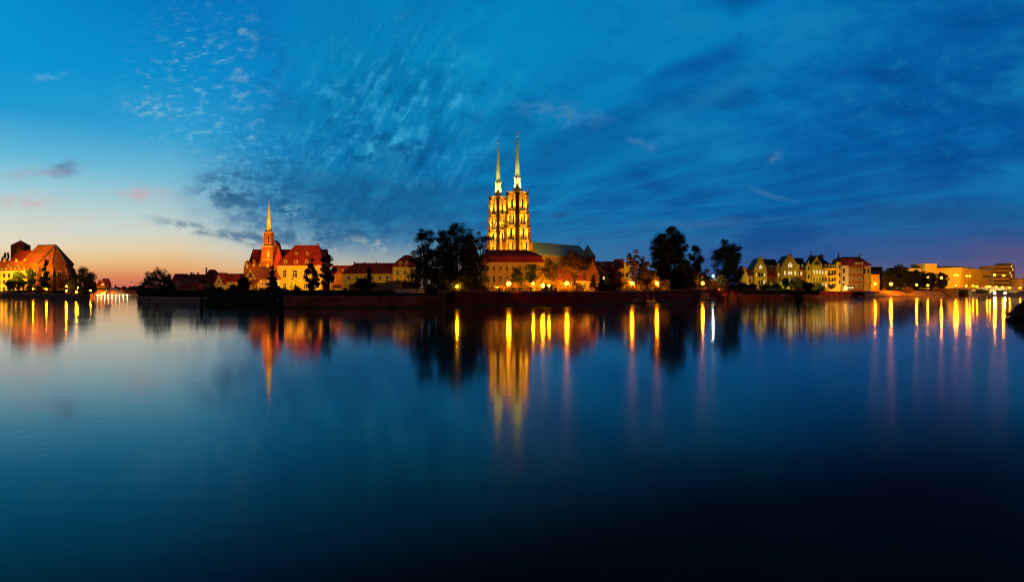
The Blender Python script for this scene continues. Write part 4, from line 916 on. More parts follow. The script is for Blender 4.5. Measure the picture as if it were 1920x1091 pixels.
b = MB(); c0, c1 = at(1786, 550, 548), at(2300, 550, 548); b.loft([[(x, 525, -1), (x, 526, .4), (x, 546, 3.6), (x, 547, -1)] for x in (c0.x, c1.x)]); tag(b.build('embankment', 'revetment'), 'lit paved embankment behind the road bridge', 'embankment')
for px, c in ((1865, 'lamp_cold'), (1884.5, 'lamp_cold')):
    q = T('underbridge_lamp', ('left' if px < 1870 else 'right') + ' one of two cold white lamps under the road bridge', 'lamp', px, 549.5, 450, 0, 'white lamps under the bridge')
    q.part(q.mb().box(-.3, .3, -.3, 4, .5, 1), 'bracket', 'metal_dark'); q.part(q.mb().ball(0, -.2, 0, 1.2, 8), 'lamp_globe', c, smooth=True)
for px, py, kind, hd in ((1792.5, 516, 'lamp_sodium', (-2.6, 2.6)), (1815.5, 517.5, 'lamp_sodium', (-2.8, 2.6)), (1864, 515.5, 'lamp_sodium', (0, 1.6)), (1881.5, 517, 'lamp_sodium', (-.9, .9))):
    lab = {1792.5: 'tall twin arm street lamp at the left end of the road bridge', 1815.5: 'tall twin arm street lamp in front of the middle of the concrete hall', 1864: 'tall street lamp at the left edge of the office block', 1881.5: 'tall street lamp in front of the middle of the office block'}[px]
    lamp(lab, px, py, 541, 468, kind, .45, 'tall lamps on the road bridge', 'arms', hd)
for i, (px, py) in enumerate(((1792, 535.2), (1812, 536.2), (1824.5, 535.6), (1832, 537), (1851, 537.6), (1856, 537.2), (1868, 538.4), (1880.5, 538.8), (1893, 539.4), (1913, 540))):
    lamp(('first', 'second', 'third', 'fourth', 'fifth', 'sixth', 'seventh', 'eighth', 'ninth', 'tenth')[i] + ' low railing lamp from the left end of the road bridge', px, py, 541, 454.2, 'lamp_sodium_small', .32, 'low lamps along the bridge railing')
# ------------------------------------------------------------------ left bank: library, church on the sand, truss bridge
lb = T('library', 'yellow baroque library with an orange roof at the left edge', 'library', 10, 549, 388)
walls(lb, -120, 42, 0, 40, -4, 41, 'yellow_stucco'); lb.part(lb.mb().box(-120, 43, -1, 41, 40, 42), 'cornice', 'cream_stucco')
rf = hip(lb, -120, 42, 0, 40, 42, 61, 'roof_orange', 0, 0)
for x in (9, 25, -14): chimney(lb, x, 18, 54, 63, 2.6, rf, 'cream_stucco')
for x in (-8, 0, 18, 26, 34, 10): dormer(lb, x, 44, 2.8, 4, .9, rf, 'cream_stucco', 'roof_dark', 4)
for x in (0, 18): dormer(lb, x, 50, 2.6, 3.6, 7.5, rf, 'cream_stucco', 'roof_dark', 4)
for x in (-20, -11, -2, 7, 16, 25, 34):
    for z in (29, 17, 4): window(lb, x, z, 3.2, 6.5, -.05, 'frame_brown')
for px, w in ((-8, 1500), (8, 1500), (24, 1500), (40, 1500)): spot('flood_or_fill_light', at(px, 546, 378), at(px, 525, 388), w, (1, .62, .05), 120, .9, .5)
spot('flood_or_fill_light', at(14, 488, 350), at(22, 497, 390), 46000, (1, .42, .02), 80, .9, .5)
sc_ = T('hall_church', 'high roofed brick church with a polygonal choir on the left bank', 'church', 105, 549, 400, -12)
AP = [(-12, -11), (0, -11), (4.5, -7), (6.5, 0), (4.5, 7), (0, 11), (-12, 11)]
b = MB(); b.prismz(AP, -2, 15.2); sc_.part(b, 'wall', 'red_brick')
b = MB(); q = 1.05
b.loft([[(x * q if x > 0 else x, y * q, 15) for x, y in AP], [(x * q if x > 0 else x, y * q, 15.6) for x, y in AP], [(-12, -.05, 26), (0, -.05, 26), (.05, -.03, 26), (.08, 0, 26), (.05, .03, 26), (0, .05, 26), (-12, .05, 26)]]); sc_.part(b, 'roof', 'roof_orange')
b = MB()
for x, y in AP[1:6]: b.tube((x * 1.05, y * 1.05, 15.7), (0, 0, 26.1), .28, None, 5)
b.tube((-12, 0, 26.1), (0, 0, 26.1), .3, None, 5); sc_.part(b, 'ridge_tiles', 'roof_dark')
b = MB(); b.box(-24, -12.1, -9, 9, -2, 13.5); sc_.part(b, 'nave_wall', 'dark_brick')
b = MB(); b.prismx([(-9.8, 13), (-9.2, 13), (0, 22.4), (9.2, 13), (9.8, 13), (0, 23.4)], -24.5, -12.1); sc_.part(b, 'nave_roof', 'roof_red')  # unlit look of the nave put into a darker red roof
for x, y in AP[1:6]:
    b = MB(); L = math.hypot(x, y); ux, uy = x / L, y / L; b.loft([[(x + ux * e - uy * w, y + uy * e + ux * w, z), (x + ux * e + uy * w, y + uy * e - ux * w, z), (x - .3 * ux + uy * w, y - .3 * uy - ux * w, z), (x - .3 * ux - uy * w, y - .3 * uy + ux * w, z)] for z, e, w in ((-2, 2.2, .6), (9, 2.0, .6), (13.5, .6, .6))]); sc_.part(b, 'buttress', 'red_brick')
for j in range(2):
    b = MB(); x = -.8 - j * 10; b.loft([[(x - .6, -11 - e, z), (x + .6, -11 - e, z), (x + .6, -10.8, z), (x - .6, -10.8, z)] for z, e in ((-2, 2.2), (9, 2), (13.5, .5))]); sc_.part(b, 'buttress', 'red_brick')
    wd = window(sc_, (-3.4 - j * 5) / sc_.sc, 2 / sc_.sc, 2.4 / sc_.sc, 10 / sc_.sc, -11.05 / sc_.sc, 'stone_trim', 'pane_dark', 2)
for (xa, ya), (xb, yb) in zip(AP[1:5], AP[2:6]):
    L = math.hypot(xb - xa, yb - ya); dx = (round((xb - xa) / L, 4), round((yb - ya) / L, 4))
    window(sc_, (xa + xb) / 2 / sc_.sc, 2 / sc_.sc, 2.4 / sc_.sc, 10 / sc_.sc, (ya + yb) / 2 / sc_.sc, 'stone_trim', 'pane_dark', 2, dx=dx)
tw = sc_.sub(31.5, 549, 470, 12)
tw.part(tw.mb().box(-11.5, 11.5, 0, 22, -4, 89), 'tower_body', 'dark_brick'); tw.part(tw.mb().loft([[(-12.3, -.8, 89), (12.3, -.8, 89), (12.3, 22.8, 89), (-12.3, 22.8, 89)], [(-.2, 10.8, 99), (.2, 10.8, 99), (.2, 11.2, 99), (-.2, 11.2, 99)]]), 'tower_roof', 'roof_red')
window(tw, 4, 72, 4.4, 11, -.1, 'stone_trim', 'pane_dark', 2, False); tw.part(tw.mb().tube((0, 11, 98), (0, 11, 103), .25), 'tower_finial', 'metal_dark')
spot('flood_or_fill_light', at(-75, 474, 352), at(88, 482, 398), 38000, (1, .42, .02), 50, .9, .5)
spot('flood_or_fill_light', at(120, 546, 352), at(115, 500, 392), 30000, (1, .42, .02), 80, .9, .5)
sh_ = T('gabled_hall', 'orange lit gabled brick house at the left end of the truss bridge', 'house', 189, 553, 445)
sh_.part(sh_.mb().prismy([(0, -3), (8.5, -3), (8.5, 18), (4.2, 29), (0, 18)], -1, 20), 'gable_wall', 'red_brick'); walls(sh_, -9, 0, 0, 20, -3, 18, 'red_brick')
sh_.part(sh_.mb().loft([[(-10, -1, 18), (1, -1, 18), (1, 21, 18), (-10, 21, 18)], [(-7, 9, 26), (3, 9, 27), (3, 11, 27), (-7, 11, 26)]]), 'roof', 'roof_red'); sh_.part(sh_.mb().prismy([(-.8, 17), (4.2, 29.6), (9.3, 17), (9.3, 18), (4.2, 31), (-.8, 18)], -1.6, 20.5), 'gable_roof', 'roof_red')
sh_.part(sh_.mb().box(-8, -5.5, 6, 9, 22, 29), 'chimney', 'red_brick')
for x in (-7, -4, -1.5, 2.2, 6.2): window(sh_, x, 5, 1.4, 9, -1.1 if x > 0 else -.1, 'stone_trim', 'pane_dark', 1, False)
window(sh_, 4.2, 18.5, 5, 1.6, -1.1, 'stone_trim', 'window_lit', 0, False)
spot('flood_or_fill_light', at(186, 552, 425), at(190, 540, 445), 9000, SOD, 110, .9, .4)
tb = T('truss_bridge', 'small white steel truss footbridge with a row of white lamps on the left', 'bridge', 215, 555.5, 425)
tb.part(tb.mb().box(-38, 43, 0, 14, -3.6, -1), 'deck', 'concrete')
tb.part(tb.mb().box(-40, -30, 1, 13, -12, -3.6), 'abutment', 'quay_brick_pale'); tb.part(tb.mb().box(-6, 0, 2, 12, -12, -3.6), 'pier', 'wood_dark')
for y in (0, 14):
    b = tb.mb(); top = [(-38, 2)] + [(-38 + j * 6.2, 3 + 12.5 * math.exp(-((j - 4.5) / 2.6) ** 2) ) for j in range(1, 13)] + [(43, 2.5)]
    for (xa, za), (xb, zb) in zip(top, top[1:]): b.tube((xa, y, za), (xb, y, zb), .75, None, 4)
    for j, (x, z) in enumerate(top): b.tube((x, y, -1), (x, y, z), .5, None, 4)
    for (xa, za), (xb, zb) in zip(top, top[1:]): b.tube((xa, y, -1), (xb, y, zb), .2, None, 4)
    b.box(-38, 43, y - .2, y + .2, 1.6, 2); tb.part(b, 'truss', 'boat_white')
for i, px in enumerate((182.5, 189.5, 196.5, 203, 210, 217, 224, 231, 238.5)):
    lamp(('first', 'second', 'third', 'fourth', 'fifth', 'sixth', 'seventh', 'eighth', 'ninth')[i] + ' white lamp from the left along the truss bridge', px, 553.6, 556.4, 424, 'lamp_white', .22, 'white lamps along the truss bridge')
for px in (1800, 1835): spot('bank_floodlight', at(px, 544, 500), at(px, 550, 535), 4500, (1, .5, .03), 120, .8, .3)
# ------------------------------------------------------------------ street lamps
PR = lambda px: np.interp(px, [822, 900, 1000, 1100, 1180, 1240, 1300, 1345], [DW(w) for w in (576, 575, 573, 571.5, 569, 566.3, 563.5, 562)])
for px, py, kind, lab in ((857, 536.5, 'lamp_yellow', 'small yellow lamp at the foot of the tallest tree group'), (954, 531.8, 'lamp_sodium', 'orange street lamp in front of the yellow palace'), (1000, 532, 'lamp_yellow', 'bright yellow street lamp under the small willow'),
        (1018, 535.5, 'lamp_yellow', 'lower yellow lamp right of the brightest one'), (1029.5, 535.5, 'lamp_sodium_small', 'smallest orange lamp under the dark tree on the promenade'), (1063, 531.5, 'lamp_sodium', 'orange street lamp in the shrubs before the orange roofed house'),
        (1185, 531, 'lamp_sodium', 'orange street lamp above the jetty with the scaffold rail'), (1231.5, 531, 'lamp_sodium', 'orange street lamp left of the tallest tree on the right'), (1317.5, 531, 'lamp_sodium', 'orange street lamp above the boat landing')):
    lamp(lab, px, py, 545.5, PR(px) + 2.4, kind, .54 if 'small' not in lab else .36)
lamp('cold white lamp high beside the rounded tree on the right', 1337, 517.5, 543, PR(1337) + 6, 'lamp_cold', .30)
for px, py, pb, D, r, lab in ((20.5, 540, 548.5, 374, .32, 'leftmost orange lamp below the yellow library'), (62, 541, 549.5, 348, .32, 'orange lamp below the left end of the hall church'), (87, 542.5, 550, 332, .32, 'orange lamp below the tall ivy clad trees'), (124, 545, 551, 310, .32, 'orange lamp below the choir of the hall church'), (124.5, 537, 549, 345, .32, 'higher lamp in the trees behind the choir'), (143, 547, 552, 302, .32, 'low orange lamp left of the slim leafy tree'), (146, 539.5, 549, 340, .30, 'small lamp half hidden left of the slim leafy tree'), (165, 545, 551, 345, .26, 'left one of a pair of yellow lamps by the truss bridge'), (169.5, 545, 551, 345, .26, 'right one of a pair of yellow lamps by the truss bridge')):
    lamp(lab, px, py, pb, D, 'lamp_yellow' if 'yellow lamps' in lab else 'lamp_sodium', r, 'lamps on the left bank')
for i, (px, py) in enumerate(((178, 548), (180, 552), (213, 550), (220, 547), (222, 551), (235, 546), (240, 546.5), (243, 548), (248, 545.5), (253, 547), (254, 548.5), (257, 552), (264, 548.5), (267, 546), (271, 542.5), (229, 549))):
    lamp('small orange lamp in the cluster behind the truss bridge', px, py, 552, 506 if px < 258 else 330, 'lamp_sodium', .5 if px < 258 else .25, 'orange lamps behind the truss bridge')
for px, py, pb, D, kind, r, lab in ((1615.5, 532.5, 543, 395, 'lamp_sodium_small', .5, 'small orange lamp in front of the corner house'), (1641, 532, 543, 386, 'lamp_sodium', .5, 'orange lamp on the yellow annex'), (1670.5, 532.5, 543.5, 434, 'lamp_sodium', .8, 'brightest orange lamp between the annex and the row of dark trees'), (1675.5, 523.5, 543.5, 460, 'lamp_sodium', .4, 'higher orange lamp at the left end of the row of dark trees'), (1719, 534, 543.5, 437, 'lamp_sodium', .5, 'orange lamp in the middle of the row of dark trees'), (1740, 520, 543.5, 470, 'lamp_sodium_small', .5, 'high orange lamp seen through the row of dark trees'), (1739.5, 535, 543.5, 440, 'lamp_sodium_small', .45, 'low orange lamp at the right end of the row of dark trees'), (1765, 520.5, 543.5, 441, 'lamp_sodium', .5, 'tall orange lamp at the left end of the concrete hall')):
    lamp(lab, px, py, pb, D, kind, r, 'lamps on the right bank')
# ------------------------------------------------------------------ balustrade and railings on the promenade
bl = T('balustrade', 'stone balustrade along the promenade in front of the palace', 'balustrade', 950, 545.8, PR(950) + .4)
for x0, x1 in ((-92, 92),): bl.part(bl.mb().box(x0, x1, -1, 1, 4.0, 4.9), 'handrail', 'stone_grey'); bl.part(bl.mb().box(x0, x1, -1, 1, -.4, .5), 'plinth', 'stone_grey')
for j in range(60):
    x = -90 + j * 3.05; bl.part(bl.mb().lathe(x, 0, [(.55, .5), (.8, 1.6), (.4, 3.2), (.6, 4)], 6), 'baluster', 'stone_grey')
for x in (-92, -66, -40, -14, 12, 24, 46, 68, 92): bl.part(bl.mb().box(x - 1.7, x + 1.7, -1.4, 1.4, -.5, 6.2).box(x - 2.1, x + 2.1, -1.8, 1.8, 6.2, 6.9), 'pedestal', 'stone_grey')
def railing(label, pts, h=5.5, m='metal_grey', step=7, name='railing'):
    pv = [at(px, py, D) for px, py, D in pts]; root = bpy.data.objects.new(name, None); C.objects.link(root); root.location = pv[0]; tag(root, label, 'railing')
    rb = MB(); pb = MB(); s = pts[0][2] / F
    for a, c in zip(pv, pv[1:]):
        a, c = a - pv[0], c - pv[0]; up = Vector((0, 0, h * s))
        rb.tube(a + up, c + up, .06); rb.tube(a + up * .55, c + up * .55, .04); n = max(1, int((c - a).length / (step * s)))
        for j in range(n + 1): p = a.lerp(c, j / n); pb.tube(p, p + up, .06, None, 4)
    rb.build('rail', m, root); pb.build('railing_posts', m, root); return root
railing('metal railing on the promenade wall above the jetty', [(px, 545.6 - (px - 1045) * .004, PR(px) + .4) for px in (1045, 1100, 1150)] + [(px, np.interp(px, [1180, 1240, 1300, 1340], [545.3, 544, 541.8, 541.6]), PR(px) + .4) for px in (1180, 1240, 1300, 1340)], 4, 'rust')
railing('thin pale railing in front of the yellow gabled villas', [(px, np.interp(px, [1480, 1540, 1596], [542.5, 543.2, 544]), np.interp(px, [1480, 1540, 1596], [DW(w) for w in (559, 557.4, 556.3)]) + .4) for px in (1535, 1565, 1592)], 5, 'metal_grey', 3)
# ladders, drain outlets and mooring rings on the promenade wall
for px, lab in ((912, 'first from the left of five pale drain outlets in the promenade wall'), (968.5, 'second from the left of five pale drain outlets in the promenade wall'), (978, 'third from the left of five pale drain outlets in the promenade wall'), (1038, 'fourth from the left of five pale drain outlets in the promenade wall'), (1153, 'rightmost of five pale drain outlets in the promenade wall')):
    q = T('drain_outlet', lab, 'drain', px, 551.5, PR(px)); q.part(q.mb().box(-1.6, 1.6, -.9, .3, 0, 1.5), 'outlet_frame', 'concrete'); q.part(q.mb().box(-1.1, 1.1, -1, -.7, .3, 1.1), 'outlet_opening', 'metal_dark')
for px, pb, pt_, lab in ((1071, 571, 546, 'thin iron ladder on the promenade wall below the shrubby lamp'), (1238, 565, 545, 'thin slanting iron ladder on the wall right of the open boat'), (930, 573, 546, 'thin iron ladder on the promenade wall left of the palace lamp')):
    q = T('wall_ladder', lab, 'ladder', px, pb, PR(px) - 1.2); h = pb - pt_; b = q.mb()
    for x in (-1.2, 1.2): b.tube((x, 0, 0), (x, .6, h), .22, None, 5)
    q.part(b, 'rails', 'rust'); b = q.mb()
    for j in range(10): b.tube((-1.2, .06 * j, h * (j + .5) / 10), (1.2, .06 * j, h * (j + .5) / 10), .16, None, 4)
    q.part(b, 'rungs', 'rust')
# box kiosk and parked van on the promenade
kb = T('kiosk', 'small square orange lit hut on the promenade before the conifers', 'kiosk', 1109, 546, PR(1109) + 2)
kb.part(kb.mb().box(-5.2, 5.2, 0, 8, -.5, 6.4), 'wall', 'cream_stucco'); kb.part(kb.mb().box(-5.8, 5.8, -.7, 8.7, 6.4, 7.2), 'roof', 'roof_dark'); kb.part(kb.mb().box(-3.6, 3.6, -.15, -.01, 2.4, 5.4), 'hatch', 'frame_brown')
pv = T('parasol', 'folded violet garden parasol beside the palace wall', 'parasol', 929, 545.5, 206)
pv.part(pv.mb().lathe(0, 0, [(.2, 0), (.2, 9)], 6), 'pole', 'metal_dark'); pv.part(pv.mb().lathe(0, 0, [(8.6, 5), (8, 6.4), (4, 8.6), (.2, 9.6)], 10), 'canopy', 'panel_grey')
# ------------------------------------------------------------------ boats, landing stages, piles
def person(label, px, py, D, h=1.72, seed=0, sit=False):
    """one continuous skinned body with hair and clothing"""
    rng = random.Random(seed); th = T('person', label, 'person', px, py, D, rng.uniform(-40, 40), 'people by the water')
    k = h / 1.72; V = []; E = []; RD = []
    def v(x, y, z, r, p=None):
        V.append((x * k, y * k, z * k)); RD.append(r * k)
        if p is not None: E.append((p, len(V) - 1))
        return len(V) - 1
    pel = v(0, 0, .95, .13); ch_ = v(0, .01, 1.22, .13, pel); sh_t = v(0, 0, 1.42, .10, ch_); nk = v(0, -.01, 1.50, .055, sh_t); hd = v(0, -.02, 1.60, .09, nk); v(0, -.02, 1.69, .075, hd)
    for s in (-1, 1):
        sw = rng.uniform(-.08, .08); a = v(s * .19, 0, 1.40, .065, sh_t); e = v(s * .23, .04, 1.13, .05, a); w = v(s * .22, -.06, .89, .035, e); v(s * .21, -.09, .80, .04, w)
        hp = v(s * .09, 0, .88, .085, pel); kn = v(s * .10, sw * .6 - .02, .49, .06, hp); an = v(s * .10, sw, .09, .042, kn); v(s * .11, sw - .14, .04, .04, an)
    me = bpy.data.meshes.new('body'); me.from_pydata(V, E, []); me.materials.append(MATS['fabric_dark'])
    o = bpy.data.objects.new('body', me); C.objects.link(o); o.parent = th.o
    md = o.modifiers.new('skin', 'SKIN'); md.use_smooth_shade = True
    if me.skin_vertices:
        for i, r in enumerate(RD): me.skin_vertices[0].data[i].radius = (r, r)
        me.skin_vertices[0].data[0].use_root = True
    else:
        md_layer = me.attributes
    o.modifiers.new('subdivision', 'SUBSURF').levels = 1
    b = MB(); b.ball(0, -.035 * k, 1.63 * k, .088 * k, 8); b.build('face', 'skin', th.o, smooth=True)
    b = MB(); b.ball(0, .0, 1.665 * k, .098 * k, 8); b.build('hair', 'wood_dark', th.o, smooth=True)
    return th
# boat at the jetty
jt = T('jetty', 'scaffold jetty with a tall rail hanging on the promenade wall', 'jetty', 1196, 566.5, PR(1196) - 3)
jt.part(jt.mb().box(-20, 22, 0, 10, 0, 1), 'deck', 'wood_dark'); b = jt.mb()
for x in (-18, -12, -6, -1, 5, 10, 16, 20): b.box(x - .25, x + .25, 0, .5, 1, 19)
for z in (9, 12.5, 18.5): b.box(-18, 20, 0, .4, z - .2, z + .2)
for x in (-12, 5): b.tube((x, .2, 9), (x + 6, .2, 18), .15, None, 4)
jt.part(b, 'scaffold_rail', 'rust')
b = jt.mb()
for x in (-17, 0, 17): b.box(x - .6, x + .6, 1, 2.2, -8, 0)
jt.part(b, 'pile', 'wood_dark')
def hull(T_, x0, x1, w, h, m, tip=.25):
    n = 8; rings = []
    for j in range(n + 1):
        f = j / n; x = x0 + (x1 - x0) * f; ww = w * (min(1, f / tip) ** .6 * .9 + .1) ; up = h * (1 + .25 * (1 - f) ** 2)
        rings.append([(x, -ww * .5, up), (x, -ww * .35, -.6), (x, ww * .35, -.6), (x, ww * .5, up)])
    return T_.part(T_.mb().loft(rings), 'hull', m)
bo = T('motor_boat', 'small white motor boat with a rounded cabin at the scaffold jetty', 'boat', 1190, 568, PR(1190) - 7)
hull(bo, -8, 14, 7, 3, 'boat_hull'); bo.part(bo.mb().loft([[(-3, -2.6, 3), (6, -2.6, 3), (6, 2.6, 3), (-3, 2.6, 3)], [(-1.8, -2.2, 7), (5.4, -2.2, 7), (5.4, 2.2, 7), (-1.8, 2.2, 7)], [(-1, -1.4, 7.8), (4.6, -1.4, 7.8), (4.6, 1.4, 7.8), (-1, 1.4, 7.8)]]), 'cabin', 'boat_white')
for x in (.2, 3.2): bo.part(bo.mb().box(x - 1.1, x + 1.1, -2.55, -2.2, 4.6, 6.6), 'cabin_window', 'pane_dark')
bo = T('rowing_boat', 'open boat with a raised bow moored right of the scaffold jetty', 'boat', 1219, 566.5, PR(1219) - 6)
hull(bo, -7, 8, 6, 2.6, 'boat_white'); bo.part(bo.mb().box(-3, -2, -2.4, 2.4, 1.8, 2.4).box(2, 3, -2.4, 2.4, 1.8, 2.4), 'thwart', 'wood_dark'); bo.part(bo.mb().tube((3, 0, 1), (8, 0, 7), .4), 'outboard_mast', 'metal_grey')
for px, lab in ((1208, 'person in dark clothes standing on the jetty deck'), (1213.5, 'person standing at the right end of the jetty deck')): person(lab, px, 565.4, PR(px) - 2.2, 1.35, int(px))
dk = T('boat_landing', 'steel landing stage with railings at the foot of the promenade lamp', 'landing stage', 1317, 556.5, PR(1317) - 2)
dk.part(dk.mb().box(-14, 14, 0, 10, 4, 5.4), 'deck', 'boat_white'); b = dk.mb()
for x in (-14, -9, -5, 5, 9, 14): b.box(x - .3, x + .3, 0, .5, 5.4, 13.5)
b.box(-14, 14, 0, .4, 13, 13.6); b.box(-14, 14, 0, .4, 9, 9.4); dk.part(b, 'railing', 'rust'); dk.part(dk.mb().box(-12, -10.8, 2, 3.2, -10, 4).box(10.8, 12, 2, 3.2, -10, 4), 'pile', 'wood_dark')
bo = T('cabin_cruiser', 'boxy cabin cruiser with a pale orange lit cabin at the landing stage', 'boat', 1321, 561.5, PR(1321) - 8)
hull(bo, -13, 11, 8, 2.6, 'boat_hull'); bo.part(bo.mb().box(-6, 7.5, -3.2, 3.2, 2.6, 8).box(-6.6, 8.1, -3.7, 3.7, 8, 8.8), 'cabin', 'boat_white')
for x in (-3.4, .4, 4.4): bo.part(bo.mb().box(x - 1.4, x + 1.4, -3.4, -3.1, 4.4, 7), 'cabin_window', 'pane_dark')
bo = T('dinghy', 'small pale dinghy right of the boxy cabin cruiser', 'boat', 1337, 560.6, PR(1337) - 5); hull(bo, -6, 5, 5, 2.4, 'boat_white'); bo.part(bo.mb().box(-1, .4, -2, 2, 1.6, 2.3), 'thwart', 'wood_dark')
# pontoon with people and gear
pt = T('pontoon', 'long low rusty pontoon moored below the dark bank', 'pontoon', 1410, 561.3, 312)
pt.part(pt.mb().box(-64, 62, 0, 18, -2.5, 7.2), 'hull', 'rust'); pt.part(pt.mb().box(-65, 63, -.6, 18.6, 7.2, 8), 'deck', 'coping')
b = pt.mb()
for x in range(-62, 60, 9): b.box(x - .2, x + .2, 17, 17.4, 8, 13)
b.box(-62, 60, 17, 17.3, 12.6, 13); b.box(-62, 60, 17, 17.3, 10.4, 10.7); pt.part(b, 'railing', 'rust')
for x in (-46, -27, 20): pt.part(pt.mb().box(x - .9, x + .9, -1.6, -.6, -3, 9.4), 'fender_post', 'wood_dark')
for i, (px, lab) in enumerate(((1358, 'left one of two red crates at the left end of the pontoon'), (1363, 'right one of two red crates at the left end of the pontoon'))):
    q = T('crate', lab, 'crate', px, 553.3, 314); q.part(q.mb().box(-2.2, 2.2, 0, 4, 0, 3.4), 'crate_box', 'buoy_red'); q.part(q.mb().box(-2.4, 2.4, -.2, 4.2, 3.4, 3.9), 'lid', 'buoy_red')
q = T('lifebuoy_stand', 'tall ring shaped lifebuoy on its stand on the pontoon', 'lifebuoy', 1373, 553.3, 314)
b = q.mb(); n = 16; b.loft([[((2.6 + .5 * math.cos(u)) * math.cos(2 * math.pi * j / n), .5 * math.sin(u), 3.4 + (2.6 + .5 * math.cos(u)) * math.sin(2 * math.pi * j / n)) for u in [math.pi * 2 * k / 6 for k in range(6)]] for j in range(n + 1)], caps=False); q.part(b, 'ring', 'buoy_red', smooth=True)
q.part(q.mb().box(-.3, .3, .6, 1, 0, 7), 'stand', 'metal_grey')
for i, (px, lab) in enumerate(((1391, 'person in dark clothes leftmost of three on the pontoon'), (1397, 'person in dark clothes middle of three on the pontoon'), (1400.5, 'person in dark clothes rightmost of three on the pontoon'), (1434, 'person in dark clothes standing alone on the right half of the pontoon'))): person(lab, px, 553.3, 315, 1.7, i + 11)
bo = T('moored_boat', 'small blue and white boat moored at the right end of the pontoon', 'boat', 1467, 560.6, 316)
hull(bo, -7, 6, 6, 4, 'boat_blue'); bo.part(bo.mb().box(-1, 5, -2.4, 2.4, 4, 8.6), 'cabin', 'boat_white'); bo.part(bo.mb().box(-1.5, 5.5, -2.8, 2.8, 8.6, 9.3), 'cabin_roof', 'boat_blue'); bo.part(bo.mb().box(.2, 3.8, -2.6, -2.35, 5.6, 7.8), 'cabin_window', 'pane_dark')
b = bo.mb(); b.tube((6, 0, 3), (8, 0, 6.5), .3).tube((8, 0, 6.5), (6.5, 0, 10), .3); bo.part(b, 'davit', 'boat_white')
# mooring piles
for px, pw, pt_, w, lab, s_ in ((378.5, 579, 550, 3.2, 'thick dark mooring pile with a bushy top in front of the grassy bank', 1), (527, 591, 541, 5, 'broad dark mooring dolphin standing at the right end of the grassy bank', 0), (279.5, 571, 553, .9, 'thin dark pole in the water below the round island tree', 0), (264, 569, 565.5, .9, 'short dark post at the very tip of the island', 0), (295, 573, 566, .9, 'short dark post right of the thin dark pole', 0), (364, 577.5, 567, 1.2, 'short dark stump left of the bushy pile', 0), (388, 577.5, 566.5, 1.2, 'short dark stump right of the bushy pile', 0), (1119.5, 575.5, 553, .4, 'slender pole before the dark promenade wall', 0), (1575, 557.8, 552.5, .4, 'small post at the ledge of the dark brick wall', 0), (1667, 557.5, 553, .4, 'small post at the left of the orange lit slope', 0), (1700.5, 557.5, 552, .5, 'small post at the middle of the orange lit slope', 0), (1729, 557.2, 552, .4, 'small post at the right of the orange lit slope', 0)):
    D = DW(pw); q = T('mooring_pile', lab, 'mooring pile', px, pw, D, 0, 'mooring piles'); h = pw - pt_
    b = q.mb()
    if w > 4:
        for dx, dy in ((-w * .5, 0), (w * .5, 0), (0, w * .7)): b.lathe(dx, dy, [(w * .62, -14), (w * .58, h * .9), (w * .4, h)], 7)
    else: b.lathe(0, 0, [(w, -10), (w * .92, h)], 7)
    q.part(b, 'pile', 'wood_dark')
    if w > 2: q.part(q.mb().lathe(0, 0, [(w * 1.15 + (w > 4) * w * .25, h * .55), (w * 1.15 + (w > 4) * w * .25, h * .62)], 9), 'iron_band', 'metal_dark')
    if s_: leaves_mesh('foliage', [(rng.normal() * .8, rng.normal() * .5, (h + rng.random() * 9) * q.sc) for _ in range(16)], [.55] * 16, 40, .3, 'leaf_green', rng, q.o)
for px, py, lab in ((1726.5, 569.5, 'dark round mooring buoy in the water left of the tall lamp reflections'), (1856, 559.5, 'small dark buoy in the water before the road bridge')):
    q = T('buoy', lab, 'buoy', px, py, DW(py)); q.part(q.mb().lathe(0, 0, [(.5, -.5), (2.6, 0), (2.6, .9), (1, 1.8), (.4, 3.2)], 10), 'float', 'wood_dark', smooth=True); q.part(q.mb().tube((0, 0, 3), (0, 0, 4.2), .3), 'mooring_ring', 'metal_dark')
# near rocks on the right
def rock(label, px, py, pt_, w, D, seed):
    r_ = np.random.default_rng(seed); q = T('rock', label, 'rock', px, py, D, 0, 'rocks at the right edge'); n, mrings = 14, 8; rings = []
    for k in range(mrings + 1):
        f = k / mrings; z = (py - pt_) * (f * 1.15 - .15); ring = []
        for j in range(n):
            a = 2 * math.pi * j / n; rr = (math.cos(f * 1.5) ** .7 + .04) * (1 + .16 * r_.normal())
            ring.append((w / 2 * rr * math.cos(a), w / 2.4 * rr * math.sin(a), z + r_.normal() * (py - pt_) * .035))
        rings.append(ring)
    q.part(q.mb().loft(rings), 'stone', 'rock'); return q
for a in (('large dark boulder cut by the right edge of the picture', 1926, 606, 563, 62, 113, 1), ('flat dark rock reaching out into the water at the right edge', 1902, 602, 592, 30, 112, 2), ('dark boulder above the flat rock', 1912, 600, 574, 34, 116, 3), ('small low rock at the waterline tip', 1889, 600, 596.5, 12, 111, 4)): rock(*a)
# ------------------------------------------------------------------ trees
GT, GL, GR = 'trees on the island', 'trees on the left bank', 'trees on the right bank'
